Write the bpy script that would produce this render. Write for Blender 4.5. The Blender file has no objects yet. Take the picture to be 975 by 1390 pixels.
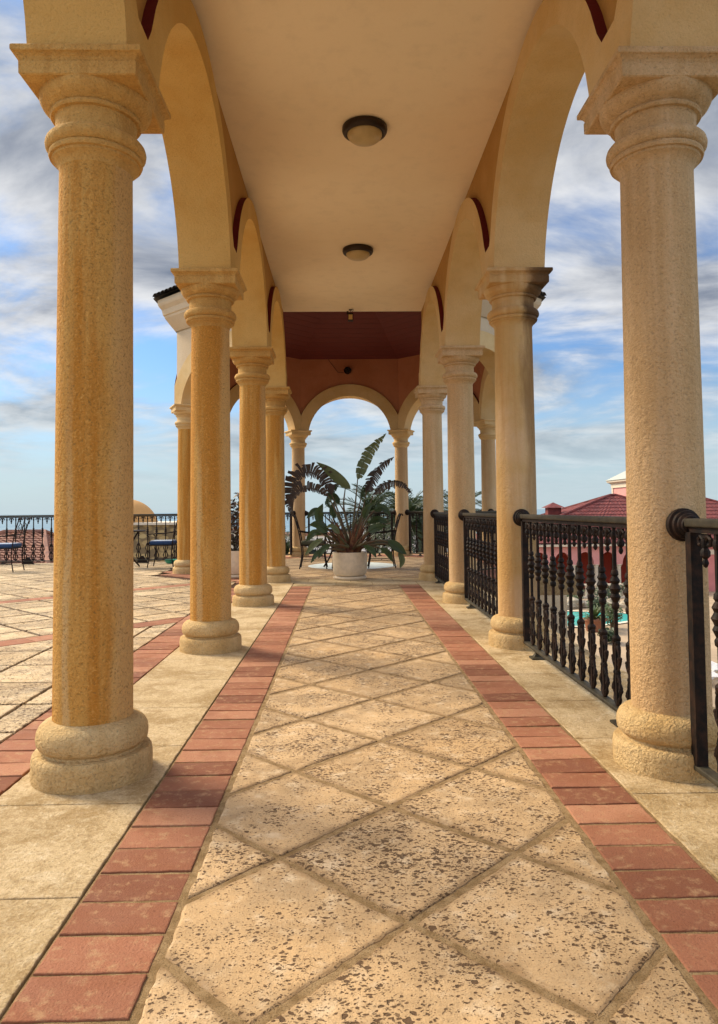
import bpy, math, random
import numpy as np
from mathutils import Vector, Matrix
random.seed(7); rnd = random.Random(11)
PI = math.pi
C = bpy.context.scene
COL = C.collection
R = math.radians

# ------------------------------------------------------------------ mesh helper
class MB:
    def __init__(s): s.v=[]; s.f=[]; s.m=[]; s.sm=[]
    def add(s, vs, fs, mi=0, smooth=False, M=None):
        b=len(s.v)
        for p in vs:
            p=Vector(p)
            if M is not None: p=M@p
            s.v.append((p.x,p.y,p.z))
        for f in fs:
            s.f.append([b+i for i in f]); s.m.append(mi); s.sm.append(smooth)
    def box(s, c, d, mi=0, M=None):
        x,y,z=c; a,b,e=d[0]/2,d[1]/2,d[2]/2
        vs=[(x+i*a,y+j*b,z+k*e) for i in(-1,1) for j in(-1,1) for k in(-1,1)]
        fs=[(0,1,3,2),(4,6,7,5),(0,4,5,1),(2,3,7,6),(0,2,6,4),(1,5,7,3)]
        s.add(vs,fs,mi,False,M)
    def rbox(s, c, d, r, mi=0, M=None, n=3):
        # box with rounded vertical edges and softened top/bottom
        hx,hy=d[0]/2,d[1]/2; prof=[]
        for k in range(n+1):
            a=-PI/2+k*PI/2/n; prof.append((r*(1-math.cos(a)), c[2]-d[2]/2+r*(1+math.sin(a))))
        for k in range(n+1):
            a=k*PI/2/n; prof.append((r*(1-math.cos(a)), c[2]+d[2]/2-r*(1-math.sin(a))))
        ring=[]
        for cx,cy,a0 in((1,1,0),(-1,1,PI/2),(-1,-1,PI),(1,-1,3*PI/2)):
            for k in range(n+1):
                a=a0+k*PI/2/n; ring.append((cx,cy,math.cos(a),math.sin(a)))
        m=len(ring); vs=[]
        for ins,z in prof:
            rr=r-ins
            for cx,cy,ca,sa in ring:
                vs.append((c[0]+cx*(hx-r)+rr*ca, c[1]+cy*(hy-r)+rr*sa, z))
        fs=[]
        for j in range(len(prof)-1):
            for i in range(m): fs.append((j*m+i,j*m+(i+1)%m,(j+1)*m+(i+1)%m,(j+1)*m+i))
        fs.append(tuple(range(m))[::-1]); fs.append(tuple((len(prof)-1)*m+i for i in range(m)))
        s.add(vs,fs,mi,True,M)
    def lathe(s, prof, n=32, c=(0,0,0), mi=0, M=None, smooth=True, cap=True):
        vs=[];fs=[]
        for r,z in prof:
            for i in range(n):
                a=2*PI*i/n; vs.append((c[0]+r*math.cos(a),c[1]+r*math.sin(a),c[2]+z))
        for j in range(len(prof)-1):
            for i in range(n): fs.append((j*n+i,j*n+(i+1)%n,(j+1)*n+(i+1)%n,(j+1)*n+i))
        if cap:
            fs.append(tuple(range(n))[::-1]); fs.append(tuple((len(prof)-1)*n+i for i in range(n)))
        s.add(vs,fs,mi,smooth,M)
    def tube(s, pts, rad, n=6, mi=0, M=None, flat=1.0, cap=True):
        pts=[Vector(p) for p in pts]
        k=len(pts); rr=rad if isinstance(rad,(list,tuple)) else [rad]*k
        vs=[];up=None
        for i,p in enumerate(pts):
            t=(pts[min(i+1,k-1)]-pts[max(i-1,0)]).normalized()
            if up is None:
                up=Vector((0,0,1)) if abs(t.z)<.9 else Vector((0,1,0))
            a=t.cross(up)
            if a.length<1e-4: a=t.orthogonal()
            a.normalize(); b=a.cross(t).normalized(); up=b
            for j in range(n):
                q=2*PI*j/n; vs.append(p+a*rr[i]*math.cos(q)+b*rr[i]*flat*math.sin(q))
        fs=[]
        for i in range(k-1):
            for j in range(n): fs.append((i*n+j,i*n+(j+1)%n,(i+1)*n+(j+1)%n,(i+1)*n+j))
        if cap: fs+= [tuple(range(n))[::-1],tuple((k-1)*n+j for j in range(n))]
        s.add(vs,fs,mi,True,M)
    def sqloft(s, prof, c=(0,0), mi=0, rz=0):
        # square plan loft: prof = [(half, z)]
        vs=[];ca,sa=math.cos(rz),math.sin(rz)
        for h,z in prof:
            for i,j in((-1,-1),(1,-1),(1,1),(-1,1)):
                x,y=i*h,j*h; vs.append((c[0]+x*ca-y*sa,c[1]+x*sa+y*ca,z))
        fs=[(0,3,2,1)]
        for k in range(len(prof)-1):
            for i in range(4): fs.append((k*4+i,k*4+(i+1)%4,k*4+4+(i+1)%4,k*4+4+i))
        n=len(prof)*4; fs.append((n-4,n-3,n-2,n-1))
        s.add(vs,fs,mi)
    def build(s, name, mats, parent=None, loc=None, rz=0, auto=None):
        me=bpy.data.meshes.new(name)
        me.from_pydata(s.v,[],s.f); 
        if not isinstance(mats,(list,tuple)): mats=[mats]
        for m in mats: me.materials.append(m)
        me.polygons.foreach_set('material_index',s.m)
        me.polygons.foreach_set('use_smooth',s.sm)
        me.update()
        if any(s.sm): me.set_sharp_from_angle(angle=R(38))
        o=bpy.data.objects.new(name,me); COL.objects.link(o)
        if parent: o.parent=parent
        if loc: o.location=loc
        o.rotation_euler.z=rz
        return o

def tag(o,label=None,cat=None,group=None,kind=None):
    if label: o['label']=label
    if cat: o['category']=cat
    if group: o['group']=group
    if kind: o['kind']=kind
    return o
def empty(name,loc=(0,0,0),rz=0):
    o=bpy.data.objects.new(name,None); COL.objects.link(o); o.location=loc; o.rotation_euler.z=rz; return o
def struct(o): o['kind']='structure'; return o
def copy_tree(o,parent=None):
    c=o.copy(); COL.objects.link(c)
    if parent: c.parent=parent
    for ch in list(o.children): copy_tree(ch,c)
    return c

# ------------------------------------------------------------------ node helper
class NT:
    def __init__(s,name):
        s.mat=bpy.data.materials.new(name); s.mat.use_nodes=True; s.t=s.mat.node_tree; s.t.nodes.clear()
        s.out=s.t.nodes.new('ShaderNodeOutputMaterial'); s.b=s.t.nodes.new('ShaderNodeBsdfPrincipled')
        s.t.links.new(s.b.outputs[0],s.out.inputs[0])
        s.geo=s.t.nodes.new('ShaderNodeNewGeometry')
    def n(s,t,**k):
        o=s.t.nodes.new(t)
        for a,v in k.items():
            if a.startswith('i_'):
                key=a[2:]; key=int(key) if key.isdigit() else key.replace('_',' ')
                s.set(o.inputs[key],v)
            else: setattr(o,a,v)
        return o
    def set(s,inp,v):
        if isinstance(v,bpy.types.NodeSocket): s.t.links.new(v,inp)
        elif hasattr(v,'outputs'): s.t.links.new(v.outputs[0],inp)
        else: inp.default_value=v
    @property
    def pos(s): return s.geo.outputs['Position']
    def mapv(s,scale=(1,1,1),rot=(0,0,0),loc=(0,0,0),src=None):
        m=s.n('ShaderNodeMapping'); s.set(m.inputs[0],src or s.pos)
        m.inputs['Scale'].default_value=scale; m.inputs['Rotation'].default_value=rot; m.inputs['Location'].default_value=loc
        return m.outputs[0]
    def noise(s,scale,detail=4,rough=.55,vec=None,dist=0):
        o=s.n('ShaderNodeTexNoise'); s.set(o.inputs['Vector'],vec or s.pos)
        o.inputs['Scale'].default_value=scale;o.inputs['Detail'].default_value=detail;o.inputs['Roughness'].default_value=rough;o.inputs['Distortion'].default_value=dist
        return o.outputs['Fac']
    def ramp(s,f,a,b,va=0.,vb=1.):
        o=s.n('ShaderNodeMapRange',clamp=True); s.set(o.inputs[0],f)
        o.inputs[1].default_value=a;o.inputs[2].default_value=b;o.inputs[3].default_value=va;o.inputs[4].default_value=vb
        o.interpolation_type='SMOOTHSTEP'
        return o.outputs[0]
    def mix(s,f,a,b,mode='MIX'):
        o=s.n('ShaderNodeMix',data_type='RGBA',blend_type=mode)
        s.set(o.inputs[0],f)
        for i,v in((6,a),(7,b)):
            if isinstance(v,tuple) and len(v)==3: v=(*v,1)
            s.set(o.inputs[i],v)
        return o.outputs[2]
    def math(s,op,a,b=0.):
        o=s.n('ShaderNodeMath',operation=op); s.set(o.inputs[0],a); s.set(o.inputs[1],b); return o.outputs[0]
    def bump(s,h,strength=.5,dist=.01,normal=None):
        o=s.n('ShaderNodeBump'); s.set(o.inputs['Height'],h); o.inputs['Strength'].default_value=strength;o.inputs['Distance'].default_value=dist
        if normal: s.set(o.inputs['Normal'],normal)
        return o.outputs[0]
    def fin(s,col,rough=.8,normal=None,metal=0.,spec=None):
        if isinstance(col,tuple): col=(*col,1)
        s.set(s.b.inputs['Base Color'],col); s.set(s.b.inputs['Roughness'],rough); s.b.inputs['Metallic'].default_value=metal
        if spec is not None: s.b.inputs['Specular IOR Level'].default_value=spec
        if normal: s.set(s.b.inputs['Normal'],normal)
        return s.mat

def stucco(name,base,patch,streak=None,streak_amt=0.,bump=.75,grain=100,dark=.52,big=1.3,pale_flank=None):
    t=NT(name)
    c=t.mix(t.ramp(t.noise(big,5,.6),.38,.66),base,patch)
    c=t.mix(t.math('MULTIPLY',t.ramp(t.noise(7,4,.6),.45,.75),.35),c,tuple(x*.82 for x in base))
    if streak:
        v=t.mapv((9,9,.55))
        c=t.mix(t.math('MULTIPLY',t.ramp(t.noise(1,5,.62,v,.4),.36,.60),streak_amt),c,streak)
    if pale_flank is not None:
        # inner flank mixed to a paler cream, with one paler run on the outer side
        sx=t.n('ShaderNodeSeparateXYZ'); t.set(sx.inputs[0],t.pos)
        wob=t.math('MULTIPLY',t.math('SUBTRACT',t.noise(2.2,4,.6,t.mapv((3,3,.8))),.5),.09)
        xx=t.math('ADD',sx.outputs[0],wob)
        c=t.mix(t.math('MULTIPLY',t.ramp(xx,XL+.085,XL+.135),.7),c,pale_flank)
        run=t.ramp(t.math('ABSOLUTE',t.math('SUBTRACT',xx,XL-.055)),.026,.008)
        c=t.mix(t.math('MULTIPLY',run,t.ramp(sx.outputs[2],1.9,.9,.0,.7)),c,pale_flank)
    # pores of the render coat coloured darker, high spots paler
    wv=t.n('ShaderNodeVectorMath',operation='ADD'); t.set(wv.inputs[0],t.pos)
    wn=t.n('ShaderNodeTexNoise'); t.set(wn.inputs['Vector'],t.pos); wn.inputs['Scale'].default_value=grain*.3; wn.inputs['Detail'].default_value=2
    ws=t.n('ShaderNodeVectorMath',operation='SCALE'); t.set(ws.inputs[0],wn.outputs['Color']); ws.inputs['Scale'].default_value=1.6/grain; t.set(wv.inputs[1],ws)
    g=t.noise(grain,4,.6,wv.outputs[0],.2); g2=t.noise(grain*.42,3,.5,wv.outputs[0],.5); gf=t.noise(grain*3.2,3,.6)
    c=t.mix(t.ramp(g,.47,.30,0,dark),c,tuple(x*.42 for x in base))
    c=t.mix(t.ramp(gf,.44,.30,0,dark*.8),c,tuple(x*.40 for x in base))
    c=t.mix(t.ramp(g,.52,.72,0,dark*.7),c,tuple(min(.86,x*1.28) for x in base))
    h=t.math('ADD',t.math('ADD',g,t.math('MULTIPLY',g2,1.1)),t.math('MULTIPLY',gf,.18))
    return t.fin(c,.9,t.bump(h,min(1,bump),.015),spec=.2)

M={}
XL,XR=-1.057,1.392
CREAM=(.67,.475,.275); CREAM2=(.61,.405,.205)
M['cream']=stucco('cream_stucco',CREAM,CREAM2,(.47,.29,.12),.45)
M['ochre']=stucco('ochre_streaked_stucco',(.65,.385,.115),(.61,.32,.075),(.53,.235,.038),1.,bump=.85,dark=.8,pale_flank=(.68,.46,.21))  # ochre with darker vertical streaks, paler cream on the inner flank
M['gold']=stucco('golden_stucco',(.62,.39,.135),(.55,.31,.09),(.43,.22,.055),.5,bump=.6)
M['trim_gold']=stucco('golden_arch_stucco',(.64,.42,.15),(.58,.35,.105),None,0,bump=.4,grain=120,dark=.3,big=2)
M['spandrel']=stucco('golden_brown_wall_paint',(.47,.265,.085),(.42,.225,.065),None,0,bump=.3,grain=90,dark=.2,big=2)
M['base']=stucco('base_stone_stucco',(.70,.51,.26),(.63,.42,.18),(.46,.28,.10),.35,bump=1.,grain=92,dark=.6,big=4)
M['trim']=stucco('arch_stucco',(.68,.485,.245),(.62,.41,.175),None,0,bump=.4,grain=120,dark=.22,big=2)
M['terracotta']=stucco('terracotta_paint',(.47,.19,.10),(.40,.15,.072),None,0,bump=.25,grain=60,dark=.1)
M['maroon']=stucco('maroon_stucco',(.13,.014,.016),(.11,.012,.014),None,0,bump=.2,grain=60,dark=.1)
M['outer']=stucco('pale_outer_stucco',(.66,.53,.37),(.60,.46,.30),None,0,bump=.4,grain=80,dark=.15)
M['ceiling']=stucco('ceiling_plaster',(.89,.765,.585),(.86,.725,.54),None,0,bump=.06,grain=50,dark=.04,big=.8)

def stained():
    # cream column with a black-brown water stain on its outer (right-hand) flank
    t=NT('water_stained_stucco')
    c=t.mix(t.ramp(t.noise(1.3,5,.6),.38,.66),CREAM,(.56,.37,.15))
    c=t.mix(t.math('MULTIPLY',t.ramp(t.noise(1,5,.62,t.mapv((9,9,.55)),.4),.36,.62),.7),c,(.50,.28,.09))
    sx=t.n('ShaderNodeSeparateXYZ'); t.set(sx.inputs[0],t.pos)
    side=t.ramp(t.math('ADD',sx.outputs[0],t.math('MULTIPLY',t.noise(3,4,.6,t.mapv((4,4,.7))),.26)),1.52,1.64)
    top=t.ramp(sx.outputs[2],1.0,2.6,.5,.78)
    c=t.mix(t.math('MULTIPLY',side,top),c,(.20,.10,.04))
    ring=t.math('MULTIPLY',t.ramp(t.math('ABSOLUTE',t.math('SUBTRACT',sx.outputs[2],2.66)),.13,.02),t.ramp(t.math('ADD',sx.outputs[0],t.math('MULTIPLY',t.noise(9,4),.2)),1.50,1.56))
    cap=t.math('MULTIPLY',t.ramp(sx.outputs[2],2.70,2.86),t.ramp(t.math('ADD',sx.outputs[0],t.math('MULTIPLY',t.noise(7,4,.6),.30)),1.56,1.72))
    c=t.mix(t.math('MULTIPLY',t.math('MAXIMUM',ring,cap),.66),c,(.035,.018,.010))
    g=t.noise(95,6,.62,dist=.3)
    c=t.mix(t.ramp(g,.40,.28,0,.25),c,(.27,.19,.11))
    return t.fin(c,.9,t.bump(t.math('ADD',g,t.math('MULTIPLY',t.noise(35,4),1.2)),.6,.012),spec=.25)
M['stained']=stained()

def travertine(name,a,b,pit=(.085,.045,.020),lat=None):
    t=NT(name)
    isl=t.geo.outputs['Random Per Island']
    c=t.mix(isl,a,b)
    c=t.mix(t.ramp(t.noise(3.2,6,.62),.40,.66),c,tuple(x*.66 for x in a)); c=t.mix(t.ramp(t.noise(170,4,.65),.5,.32,0,.5),c,tuple(x*.5 for x in a))
    c=t.mix(t.math('MULTIPLY',t.ramp(t.noise(14,5,.6),.5,.72),.55),c,(.72,.58,.40))
    # coordinates shifted per tile so the pits never run across a joint
    off=t.n('ShaderNodeCombineXYZ'); t.set(off.inputs[2],t.math('MULTIPLY',isl,37.))
    add=t.n('ShaderNodeVectorMath',operation='ADD'); t.set(add.inputs[0],t.pos); t.set(add.inputs[1],off)
    src=add.outputs[0]
    wn=t.n('ShaderNodeTexNoise'); t.set(wn.inputs['Vector'],src); wn.inputs['Scale'].default_value=55; wn.inputs['Detail'].default_value=4
    ws=t.n('ShaderNodeVectorMath',operation='SCALE'); t.set(ws.inputs[0],wn.outputs['Color']); ws.inputs['Scale'].default_value=.022
    wv=t.n('ShaderNodeVectorMath',operation='ADD'); t.set(wv.inputs[0],src); t.set(wv.inputs[1],ws)
    v=wv.outputs[0]
    dens=t.ramp(t.math('ADD',t.noise(4.6,5,.66,src),t.math('MULTIPLY',t.math('SUBTRACT',t.math('FRACT',t.math('MULTIPLY',isl,13.7)),.5),.14)),.30,.68,.12,1.)
    def pits(scale,lo,hi):
        vo=t.n('ShaderNodeTexVoronoi',feature='F1',voronoi_dimensions='3D'); t.set(vo.inputs['Vector'],t.mapv((.85,1.25,1),(0,0,.55),src=v)); vo.inputs['Scale'].default_value=scale
        sc=t.n('ShaderNodeSeparateColor'); t.set(sc.inputs[0],vo.outputs['Color'])
        rad=t.math('MULTIPLY',t.math('POWER',sc.outputs[0],1.75),t.math('ADD',lo,t.math('MULTIPLY',dens,hi)))
        dd=t.math('SUBTRACT',rad,vo.outputs['Distance'])
        return t.ramp(dd,-.01,.07),t.ramp(dd,-.22,.02)
    (pa,ha),(pb_,hb),(small,hc)=pits(46,.10,.46),pits(82,.20,.48),pits(165,.26,.42)
    mask=t.math('MAXIMUM',pa,pb_); halo=t.math('MAXIMUM',ha,hb)
    c=t.mix(t.math('MULTIPLY',halo,.34),c,(.36,.215,.10)); c=t.mix(t.math('MULTIPLY',t.ramp(t.noise(2.1,5,.7,t.mapv((1,1,1),(0,0,1),(3,5,0))),.50,.68),.5),c,(.36,.235,.115))
    m2=t.math('MAXIMUM',mask,t.math('MULTIPLY',small,.8))
    if lat:
        an,ox,oy,pt=lat[:4]; sxy=t.n('ShaderNodeSeparateXYZ'); t.set(sxy.inputs[0],t.pos)
        X_=t.math('SUBTRACT',sxy.outputs[0],ox); Y_=t.math('SUBTRACT',sxy.outputs[1],oy)
        ed=[]
        for p_,q_ in((math.cos(an),math.sin(an)),(-math.sin(an),math.cos(an))):
            u=t.math('FRACT',t.math('DIVIDE',t.math('ADD',t.math('MULTIPLY',X_,p_),t.math('MULTIPLY',Y_,q_)),pt))
            ed.append(t.math('ABSOLUTE',t.math('SUBTRACT',u,.5)))
        e=t.math('ADD',t.math('MAXIMUM',ed[0],ed[1]),t.math('MULTIPLY',t.math('SUBTRACT',t.noise(18,5,.65),.5),.13))
        c=t.mix(t.math('MULTIPLY',t.ramp(e,lat[4] if len(lat)>4 else .415,.49),.78),c,(.25,.155,.072) if len(lat)<5 else (.11,.06,.035))
    c=t.mix(t.math('MULTIPLY',m2,.92),c,pit)
    gr=t.noise(210,4,.6)
    h=t.math('SUBTRACT',t.math('MULTIPLY',gr,.22),t.math('MULTIPLY',m2,1.))
    h=t.math('ADD',h,t.math('MULTIPLY',t.noise(11,4),.6))
    return t.fin(c,t.ramp(t.noise(6,3),.3,.7,.62,.85),t.bump(h,1.,.013),spec=.3)
M['travertine']=travertine('path_travertine',(.60,.415,.225),(.525,.345,.17),lat=(PI/4,.165,3.43,.528))
M['terr_tile']=travertine('terrace_travertine',(.66,.50,.295),(.55,.395,.21))
M['terr_diag']=travertine('terrace_diagonal_travertine',(.66,.50,.295),(.55,.395,.21),lat=(PI/4,-2.966,7.518,.528,.445))

def brick():
    t=NT('terracotta_brick'); isl=t.geo.outputs['Random Per Island']
    c=t.mix(isl,(.36,.155,.088),(.19,.074,.042))
    c=t.mix(t.ramp(t.math('FRACT',t.math('MULTIPLY',isl,7.3)),.6,1.),c,(.42,.205,.12))
    c=t.mix(t.math('MULTIPLY',t.ramp(t.noise(5,5,.65),.45,.7),.5),c,(.23,.085,.04))
    c=t.mix(t.math('MULTIPLY',t.ramp(t.noise(26,5,.7),.50,.72),.55),c,(.46,.30,.16)); gq=t.noise(140,5,.65); c=t.mix(t.ramp(gq,.46,.32,0,.5),c,(.13,.05,.03))
    g=t.noise(160,5,.6)
    return t.fin(c,t.ramp(t.noise(9,3),.3,.7,.72,.92),t.bump(t.math('ADD',g,t.noise(20,4)),.5,.008),spec=.2)
M['brick']=brick()
def slab():
    t=NT('cream_concrete'); isl=t.geo.outputs['Random Per Island']
    c=t.mix(isl,(.60,.46,.27),(.54,.405,.225))
    c=t.mix(t.ramp(t.noise(2.3,7,.72),.42,.62),c,(.36,.245,.11))
    c=t.mix(t.math('MULTIPLY',t.ramp(t.noise(8,6,.7,dist=1.2),.5,.72),.6),c,(.70,.58,.39))
    g=t.noise(130,6,.65); gm=t.noise(52,5,.7)
    c=t.mix(t.ramp(gm,.50,.36,0,.5),c,(.30,.20,.095)); c=t.mix(t.ramp(gm,.55,.68,0,.4),c,(.74,.62,.43))
    c=t.mix(t.ramp(g,.48,.33,0,.6),c,(.22,.145,.065)); c=t.mix(t.ramp(g,.54,.70,0,.4),c,(.78,.66,.47))
    return t.fin(c,.88,t.bump(t.math('ADD',g,gm),.8,.009),spec=.2)
M['slab']=slab()
def grout(name,col,col2):
    t=NT(name)
    c=t.mix(t.ramp(t.noise(19,6,.7),.35,.65),col,col2)
    g=t.noise(240,4,.7); c=t.mix(t.ramp(g,.48,.34,0,.7),c,(.07,.045,.022))
    return t.fin(c,.95,t.bump(g,.9,.006),spec=.1)
M['grout']=grout('sandy_grout',(.24,.155,.072),(.38,.265,.14))
M['grout_dark']=grout('dark_grout',(.05,.025,.016),(.09,.045,.028))
def plain(name,col,rough=.6,metal=0.,var=.25,scale=12,bump=.15,spec=None,col2=None):
    t=NT(name)
    c=t.mix(t.ramp(t.noise(scale,5,.62),.35,.7),col,col2 or tuple(x*(1-var) for x in col))
    return t.fin(c,rough,t.bump(t.noise(scale*8,4),bump,.004),metal,spec)
M['iron']=plain('black_wrought_iron',(.006,.0045,.004),.6,.0,.3,25,.3,.18,col2=(.030,.014,.008))
M['rail']=plain('weathered_rail_paint',(.050,.043,.026),.6,.0,.3,14,.3,.3,col2=(.026,.021,.013))
M['bronze']=plain('dark_bronze',(.030,.016,.010),.45,.4)
M['lampglass']=plain('frosted_lamp_glass',(.50,.38,.19),.35,0,.15,9,.05)
M['amber']=plain('amber_lantern_glass',(.62,.42,.16),.3,0,.2,30,.05)
M['pot']=plain('white_pot_glaze',(.68,.57,.41),.55,0,.14,18,.2)
M['soil']=plain('dark_soil',(.045,.028,.018),.95,0,.5,60,.9)
M['blue']=plain('blue_cushion',(.028,.062,.15),.85,0,.25,20,.3,spec=.2)
M['blue_top']=plain('pale_blue_cushion',(.36,.42,.52),.9,0,.2,12,.3,spec=.15)
M['green_cushion']=plain('green_grey_cushion',(.085,.085,.055),.9,0,.25,20,.3,spec=.15)
M['glass']=plain('pale_glass_blocks',(.72,.80,.76),.45,0,.25,9,.1)
M['pink']=plain('pink_render',(.70,.31,.28),.9,0,.14,1.5,.1)
M['pink2']=plain('deep_pink_render',(.62,.22,.20),.9,0,.14,1.5,.1)
M['redarch']=plain('deep_red_render',(.42,.055,.03),.9,0,.2,1.5,.1)
M['creamtrim']=plain('cream_paint',(.70,.60,.46),.8,0,.12,5,.1)
M['darkglass']=plain('dark_window',(.02,.03,.03),.1,0,.3,1,.0)
M['water']=plain('pool_water',(.06,.50,.46),.06,0,.15,.8,.1)
M['paving']=plain('pool_paving',(.40,.29,.18),.85,0,.25,.7,.2)
M['rock']=plain('pale_rock',(.48,.40,.29),.9,0,.4,3,.8)
M['white']=plain('white_paint',(.78,.76,.72),.5,0,.06,6,.05)
M['terrapot']=plain('terracotta_pot',(.30,.12,.06),.8,0,.25,12,.2)
M['roof_dark']=plain('dark_roof_tile',(.045,.035,.028),.7,0,.4,9,.4)
M['greenish']=plain('turquoise_plastic',(.04,.34,.22),.4,0,.1,9,.05)
M['bark']=plain('palm_bark',(.11,.075,.045),.95,0,.5,14,.9)
def tileroof(name,a,b):
    t=NT(name)
    c=t.mix(t.ramp(t.noise(3.5,5,.7),.35,.65),a,b)
    return t.fin(c,.75,t.bump(t.noise(30,4),.3,.01))
M['roof_red']=tileroof('red_roof_tile',(.19,.032,.024),(.095,.016,.014))
M['roof_terra']=tileroof('brown_roof_tile',(.30,.13,.075),(.15,.06,.04))
def stone():
    t=NT('golden_rubble_stone')
    v=t.n('ShaderNodeTexVoronoi',feature='F1'); t.set(v.inputs['Vector'],t.mapv((1.8,1.8,3.2))); v.inputs['Scale'].default_value=1.6
    sep=t.n('ShaderNodeSeparateColor'); t.set(sep.inputs[0],v.outputs['Color'])
    c=t.mix(sep.outputs[0],(.50,.37,.17),(.33,.22,.09))
    c=t.mix(t.ramp(v.outputs['Distance'],.42,.62),c,(.20,.14,.07))
    return t.fin(c,.9,t.bump(v.outputs['Distance'],-.6,.03))
M['stone']=stone()
M['dome']=stucco('ochre_dome',(.50,.27,.10),(.47,.25,.09),None,0,.2)
def leafmat(name,a,b,trans=.25,rough=.5):
    t=NT(name); isl=t.geo.outputs['Random Per Island']
    c=t.mix(isl,a,b)
    c=t.mix(t.ramp(t.noise(9,4),.4,.7,0,.5),c,tuple(x*.6 for x in a))
    t.fin(c,rough,t.bump(t.noise(40,3),.2,.004))
    tr=t.n('ShaderNodeBsdfTranslucent'); t.set(tr.inputs[0],c)
    ms=t.n('ShaderNodeMixShader'); ms.inputs[0].default_value=trans
    t.t.links.new(t.b.outputs[0],ms.inputs[1]); t.t.links.new(tr.outputs[0],ms.inputs[2]); t.t.links.new(ms.outputs[0],t.out.inputs[0])
    return t.mat
M['leaf']=leafmat('banana_leaf_green',(.055,.095,.022),(.03,.055,.016))
M['leaf_pale']=leafmat('pale_leaf_green',(.16,.19,.075),(.10,.13,.045))
M['leaf_brown']=leafmat('browned_leaf',(.055,.035,.020),(.035,.020,.012),.15)
M['stalk']=plain('plant_stalk',(.10,.055,.026),.6,0,.5,9,.3,col2=(.07,.075,.025))
M['husk']=plain('red_brown_husk',(.085,.026,.013),.8,0,.6,16,.6,col2=(.21,.10,.04))
M['palm']=leafmat('palm_green',(.05,.075,.025),(.025,.042,.014),.2)
M['bush']=leafmat('bush_green',(.05,.08,.022),(.03,.05,.014),.2)
M['bush_red']=leafmat('dark_red_foliage',(.05,.018,.014),(.022,.02,.010),.15)
M['agave']=leafmat('pale_green_foliage',(.12,.16,.05),(.06,.09,.03),.2)

# ------------------------------------------------------------------ key dimensions (metres)
YS=[-2.27+2.6745*i for i in range(6)]          # column rows; the last pair carries the pavilion too
CX,CY,A=.1635,14.05,2.946                      # pavilion centre and apothem
ZAB=2.975; ZC=4.20

# ------------------------------------------------------------------ floors
def clip(poly,a,b,c):
    # keep a*x+b*y<=c
    out=[]
    for i in range(len(poly)):
        p,q=poly[i],poly[(i+1)%len(poly)]
        dp=a*p[0]+b*p[1]-c; dq=a*q[0]+b*q[1]-c
        if dp<=0: out.append(p)
        if dp*dq<0:
            t=dp/(dp-dq); out.append((p[0]+(q[0]-p[0])*t,p[1]+(q[1]-p[1])*t))
    return out
def clip_region(poly,planes):
    for pl in planes:
        poly=clip(poly,*pl)
        if len(poly)<3: return []
    return poly
def area(p): return .5*sum(p[i][0]*p[(i+1)%len(p)][1]-p[(i+1)%len(p)][0]*p[i][1] for i in range(len(p)))
def inset(poly,d):
    n=len(poly)
    pl=[]
    for i in range(n):
        p,q=poly[i],poly[(i+1)%n]; l=math.hypot(q[0]-p[0],q[1]-p[1])
        if l<1e-6: continue
        a,b=(q[1]-p[1])/l,-(q[0]-p[0])/l
        pl.append((a,b,a*p[0]+b*p[1]-d))
    return clip_region(poly,pl)
def wobble(poly,step,amp):
    out=[]
    n=len(poly)
    for i in range(n):
        p,q=poly[i],poly[(i+1)%n]; l=math.hypot(q[0]-p[0],q[1]-p[1]); k=max(1,int(l/step))
        for j in range(k):
            t=j/k; a=amp if 0<j else amp*.3
            out.append((p[0]+(q[0]-p[0])*t+rnd.uniform(-a,a),p[1]+(q[1]-p[1])*t+rnd.uniform(-a,a)))
    return out
def slab_piece(mb,poly,z,gap,bev,depth,fine=0.,tilt=.0,wob=.055):
    if len(poly)<3 or abs(area(poly))<.0012: return
    if area(poly)<0: poly=poly[::-1]
    p0=inset(poly,gap)
    if len(p0)<3 or abs(area(p0))<.0008: return
    p0=[p for i,p in enumerate(p0) if math.hypot(p[0]-p0[i-1][0],p[1]-p0[i-1][1])>.004]
    if len(p0)<3: return
    o=wobble(p0,fine,fine*wob) if fine else p0
    cx=sum(p[0] for p in o)/len(o); cy=sum(p[1] for p in o)/len(o)
    def sc(d):
        r=[]
        for p in o:
            l=math.hypot(p[0]-cx,p[1]-cy)+1e-6; k=max(0,1-d/l); r.append((cx+(p[0]-cx)*k,cy+(p[1]-cy)*k))
        return r
    tx,ty=rnd.uniform(-tilt,tilt),rnd.uniform(-tilt,tilt); zz=rnd.uniform(-tilt,tilt)*.15
    rings=[(o,z-depth),(o,z-bev),(sc(bev*.45),z-bev*.35),(sc(bev*1.5),z)]
    n=len(o); vs=[];fs=[]
    for rg,zh in rings:
        for p in rg: vs.append((p[0],p[1],zh+zz+tx*(p[0]-cx)+ty*(p[1]-cy)))
    for k in range(3):
        for i in range(n): fs.append((k*n+i,k*n+(i+1)%n,k*n+n+(i+1)%n,k*n+n+i))
    fs.append(tuple(3*n+i for i in range(n)))
    mb.add(vs,fs,0,False)
def rect(x0,x1,y0,y1): return [(-1,0,-x0),(1,0,x1),(0,-1,-y0),(0,1,y1)]
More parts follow.
